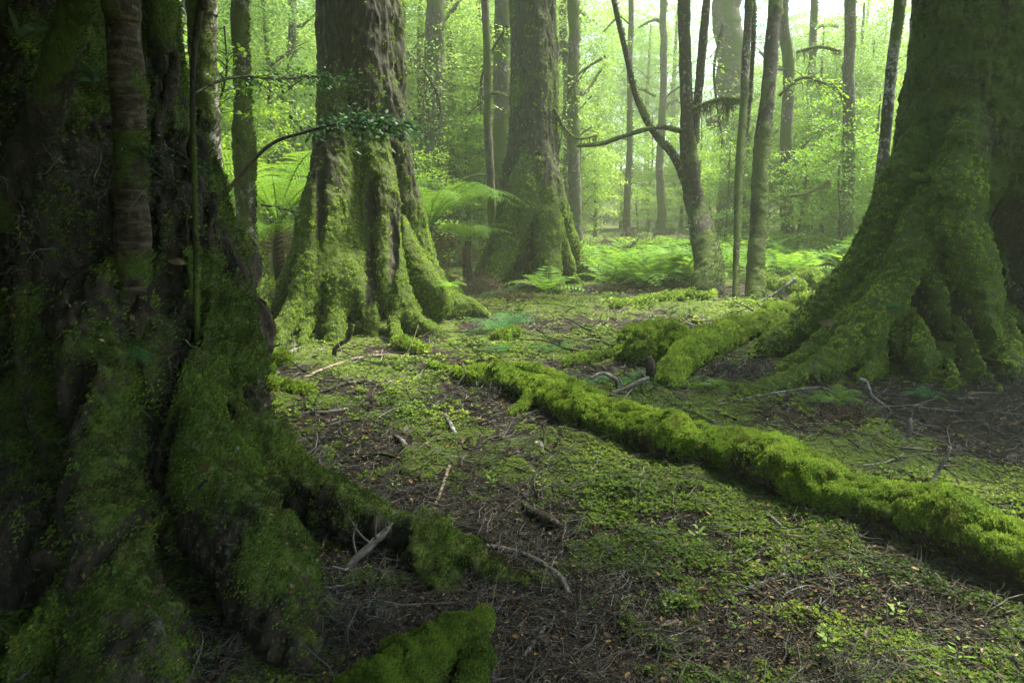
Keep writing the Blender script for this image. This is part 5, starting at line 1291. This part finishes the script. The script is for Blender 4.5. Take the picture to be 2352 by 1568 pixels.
# ------------------------------------------------------------------ dead twigs and leaf bits hanging over the shaded root mass
def hanging_twigs(label, u, v, Y, w, h, n, down=.2, mat='twig', name='dead_twig_spray'):
    b = PY(u, v, Y); W = px(w, b); H = px(h, b)
    st = b + rng.normal(size=(n, 3)) * np.array([W * .45, .10, H * .4])
    d = np.column_stack([rng.normal(size=n), rng.normal(size=n) * .35 - .35, rng.normal(size=n) * .7 - down])
    mb = MB(); V, Q = twigs(st, d, rng.uniform(.3, 1.0, n) * max(W, H) * .9, np.full(n, .0020), 8, .30, 3, .12, False); mb.add(V, Q)
    m = n * 3; pick = V.reshape(n, 8, 3, 3)[rng.integers(0, n, m), rng.integers(2, 7, m)].mean(1)
    mb.add(*twigs(pick, rng.normal(size=(m, 3)) * np.array([1, .5, .9]) - np.array([0, 0, down]), rng.uniform(.1, .4, m) * max(W, H), np.full(m, .0012), 6, .3, 3, .1, False))
    V, Q, T = mb.arrays(); tag(put(name, mesh(name, V - b, Q), M[mat], None, b), label, 'twigs')
hanging_twigs('spray of bare dead twigs in front of the black hollow beside the banded trunk', 200, 420, 3.35, 130, 110, 34)
hanging_twigs('thin dead twigs crossing the banded trunk and the vine stem', 390, 420, 3.3, 110, 150, 26)
hanging_twigs('wiry twigs hanging below the banded trunk foot', 400, 800, 3.2, 100, 130, 30, .5)
hanging_twigs('bare twigs low in the shade at the far side of the dark mass', 60, 560, 3.2, 110, 120, 26)
hanging_twigs('fine hanging rootlets inside the gap between the thick roots', 300, 1080, 2.95, 50, 150, 26, .9)
hanging_twigs('bleached twig tangle in the hollow below the root ridge', 800, 1330, 2.75, 120, 70, 44, .3)

def cling(n):
    """dead leaf bits and small liverwort leaves caught on the shaded roots"""
    t = [o for o in bpy.data.objects if o.name == 'shaded_beech_tree'][0]
    for nm, mt, k, L0, lab, cat in (('caught_leaves', 'litter', 1500, .020, 'small dead leaves caught in the moss of the shaded root mass', 'leaf litter'), ('epiphyte_leaves', 'strap', 2600, .013, 'little green leaves growing all over the shaded root mass', 'epiphytes')):
        mb = MB()
        for o in t.children:
            if not o.name.startswith(('root', 'trunk')): continue
            me = o.data; V = np.empty(len(me.vertices) * 3, np.float32); me.vertices.foreach_get('co', V); V = V.reshape(-1, 3) + np.array(t.location)
            q = np.empty(len(me.loops), np.int32); me.loops.foreach_get('vertex_index', q); Q = q.reshape(-1, 4); N = vnormals(V, Q)
            p, f, pr = sample_surface(V, Q, np.ones(len(V)), int(k * len(Q) / 60000) + 2)
            cl = (fbm(p[:, 0] * 4, p[:, 1] * 4, p[:, 2] * 4, 3, 91 + k) > (.0 if mt == 'litter' else .08)) & (p[:, 2] > .1)
            p, f = p[cl], f[cl]
            if not len(p): continue
            nn = unit(N[Q[f]].mean(1)); d = unit(np.cross(nn, rng.normal(size=nn.shape)) + nn * rng.uniform(.1, .7, (len(nn), 1)))
            s_ = unit(np.cross(d, nn + .3 * rng.normal(size=nn.shape))); L = L0 * rng.lognormal(0, .35, len(p))
            mb.add(*leaf_quads(p + nn * .012, d, s_, L, L * rng.uniform(.4, .65, len(p))))
        V, Q, T = mb.arrays(); tag(put(nm, mesh(nm, V, Q), M[mt]), lab, cat, kind='stuff')
cling(1)

# ------------------------------------------------------------------ seedlings on the floor
def seedlings():
    mb = MB(); st = np.array([[0, 0, -.02], [.005, .004, .05], [-.004, .0, .10]]); V, Q, T = tube(st, [.0022, .0018, .001], 8, 5)
    mb.add(V, Q, T); stem = mb.mesh('stem'); stem.materials.append(M['twig_brown'])
    a = np.arange(11) * 2.4; z = np.linspace(.02, .10, 11); c = np.column_stack([0 * a, 0 * a, z]); d = unit(np.column_stack([np.cos(a), np.sin(a), .25 + 0 * a])); s_ = np.column_stack([-np.sin(a), np.cos(a), 0 * a])
    V, Q = leaf_quads(c + d * .012, d, s_, .045 * (1.15 - z / .14), .021 * (1.15 - z / .14)); lf = mesh('leaves', V, Q); lf.materials.append(M['leaf_bright'])
    for i, (u, v) in enumerate([(1310, 1300), (1420, 1180), (1540, 1410), (1690, 1460), (1900, 1500), (2050, 1420), (1130, 1120), (900, 1130), (1600, 1240), (1980, 1330), (1250, 1130), (2200, 1530), (1380, 1050), (800, 1010)]):
        g = G(u, v); t = thing('seedling', 'tiny leafy seedling growing up through the moss and twigs of the open floor', 'seedling', g, 'seedlings on the open floor')
        for nm, me in (('stem', stem), ('leaves', lf)):
            o = bpy.data.objects.new(nm, me); COL.objects.link(o); o.parent = t
        k = rng.uniform(.6, 1.1); t.scale = (k, k, k); t.rotation_euler = (rng.normal() * .2, rng.normal() * .2, rng.uniform(0, 6))
seedlings()

# ------------------------------------------------------------------ camera and picture
cd = bpy.data.cameras.new('camera'); cd.sensor_width = 36; cd.lens = 36 * F / 2352; cd.clip_end = 500; cd.clip_start = .05
co = bpy.data.objects.new('camera', cd); COL.objects.link(co); co.location = CAM; co.rotation_euler = (PI / 2 - PITCH, 0, 0); S.camera = co
S.render.engine = 'CYCLES'
c = S.cycles
c.max_bounces = 6; c.diffuse_bounces = 3; c.glossy_bounces = 1; c.transmission_bounces = 3; c.volume_bounces = 1; c.transparent_max_bounces = 4
c.use_denoising = True; c.denoiser = 'OPENIMAGEDENOISE'; c.denoising_input_passes = 'RGB_ALBEDO_NORMAL'; c.denoising_prefilter = 'ACCURATE'
c.caustics_reflective = False; c.caustics_refractive = False; c.sample_clamp_indirect = 4; c.use_adaptive_sampling = True; c.adaptive_threshold = .015
S.view_settings.view_transform = 'Standard'; S.view_settings.look = 'None'; S.view_settings.exposure = EXPOSURE; S.view_settings.gamma = 1
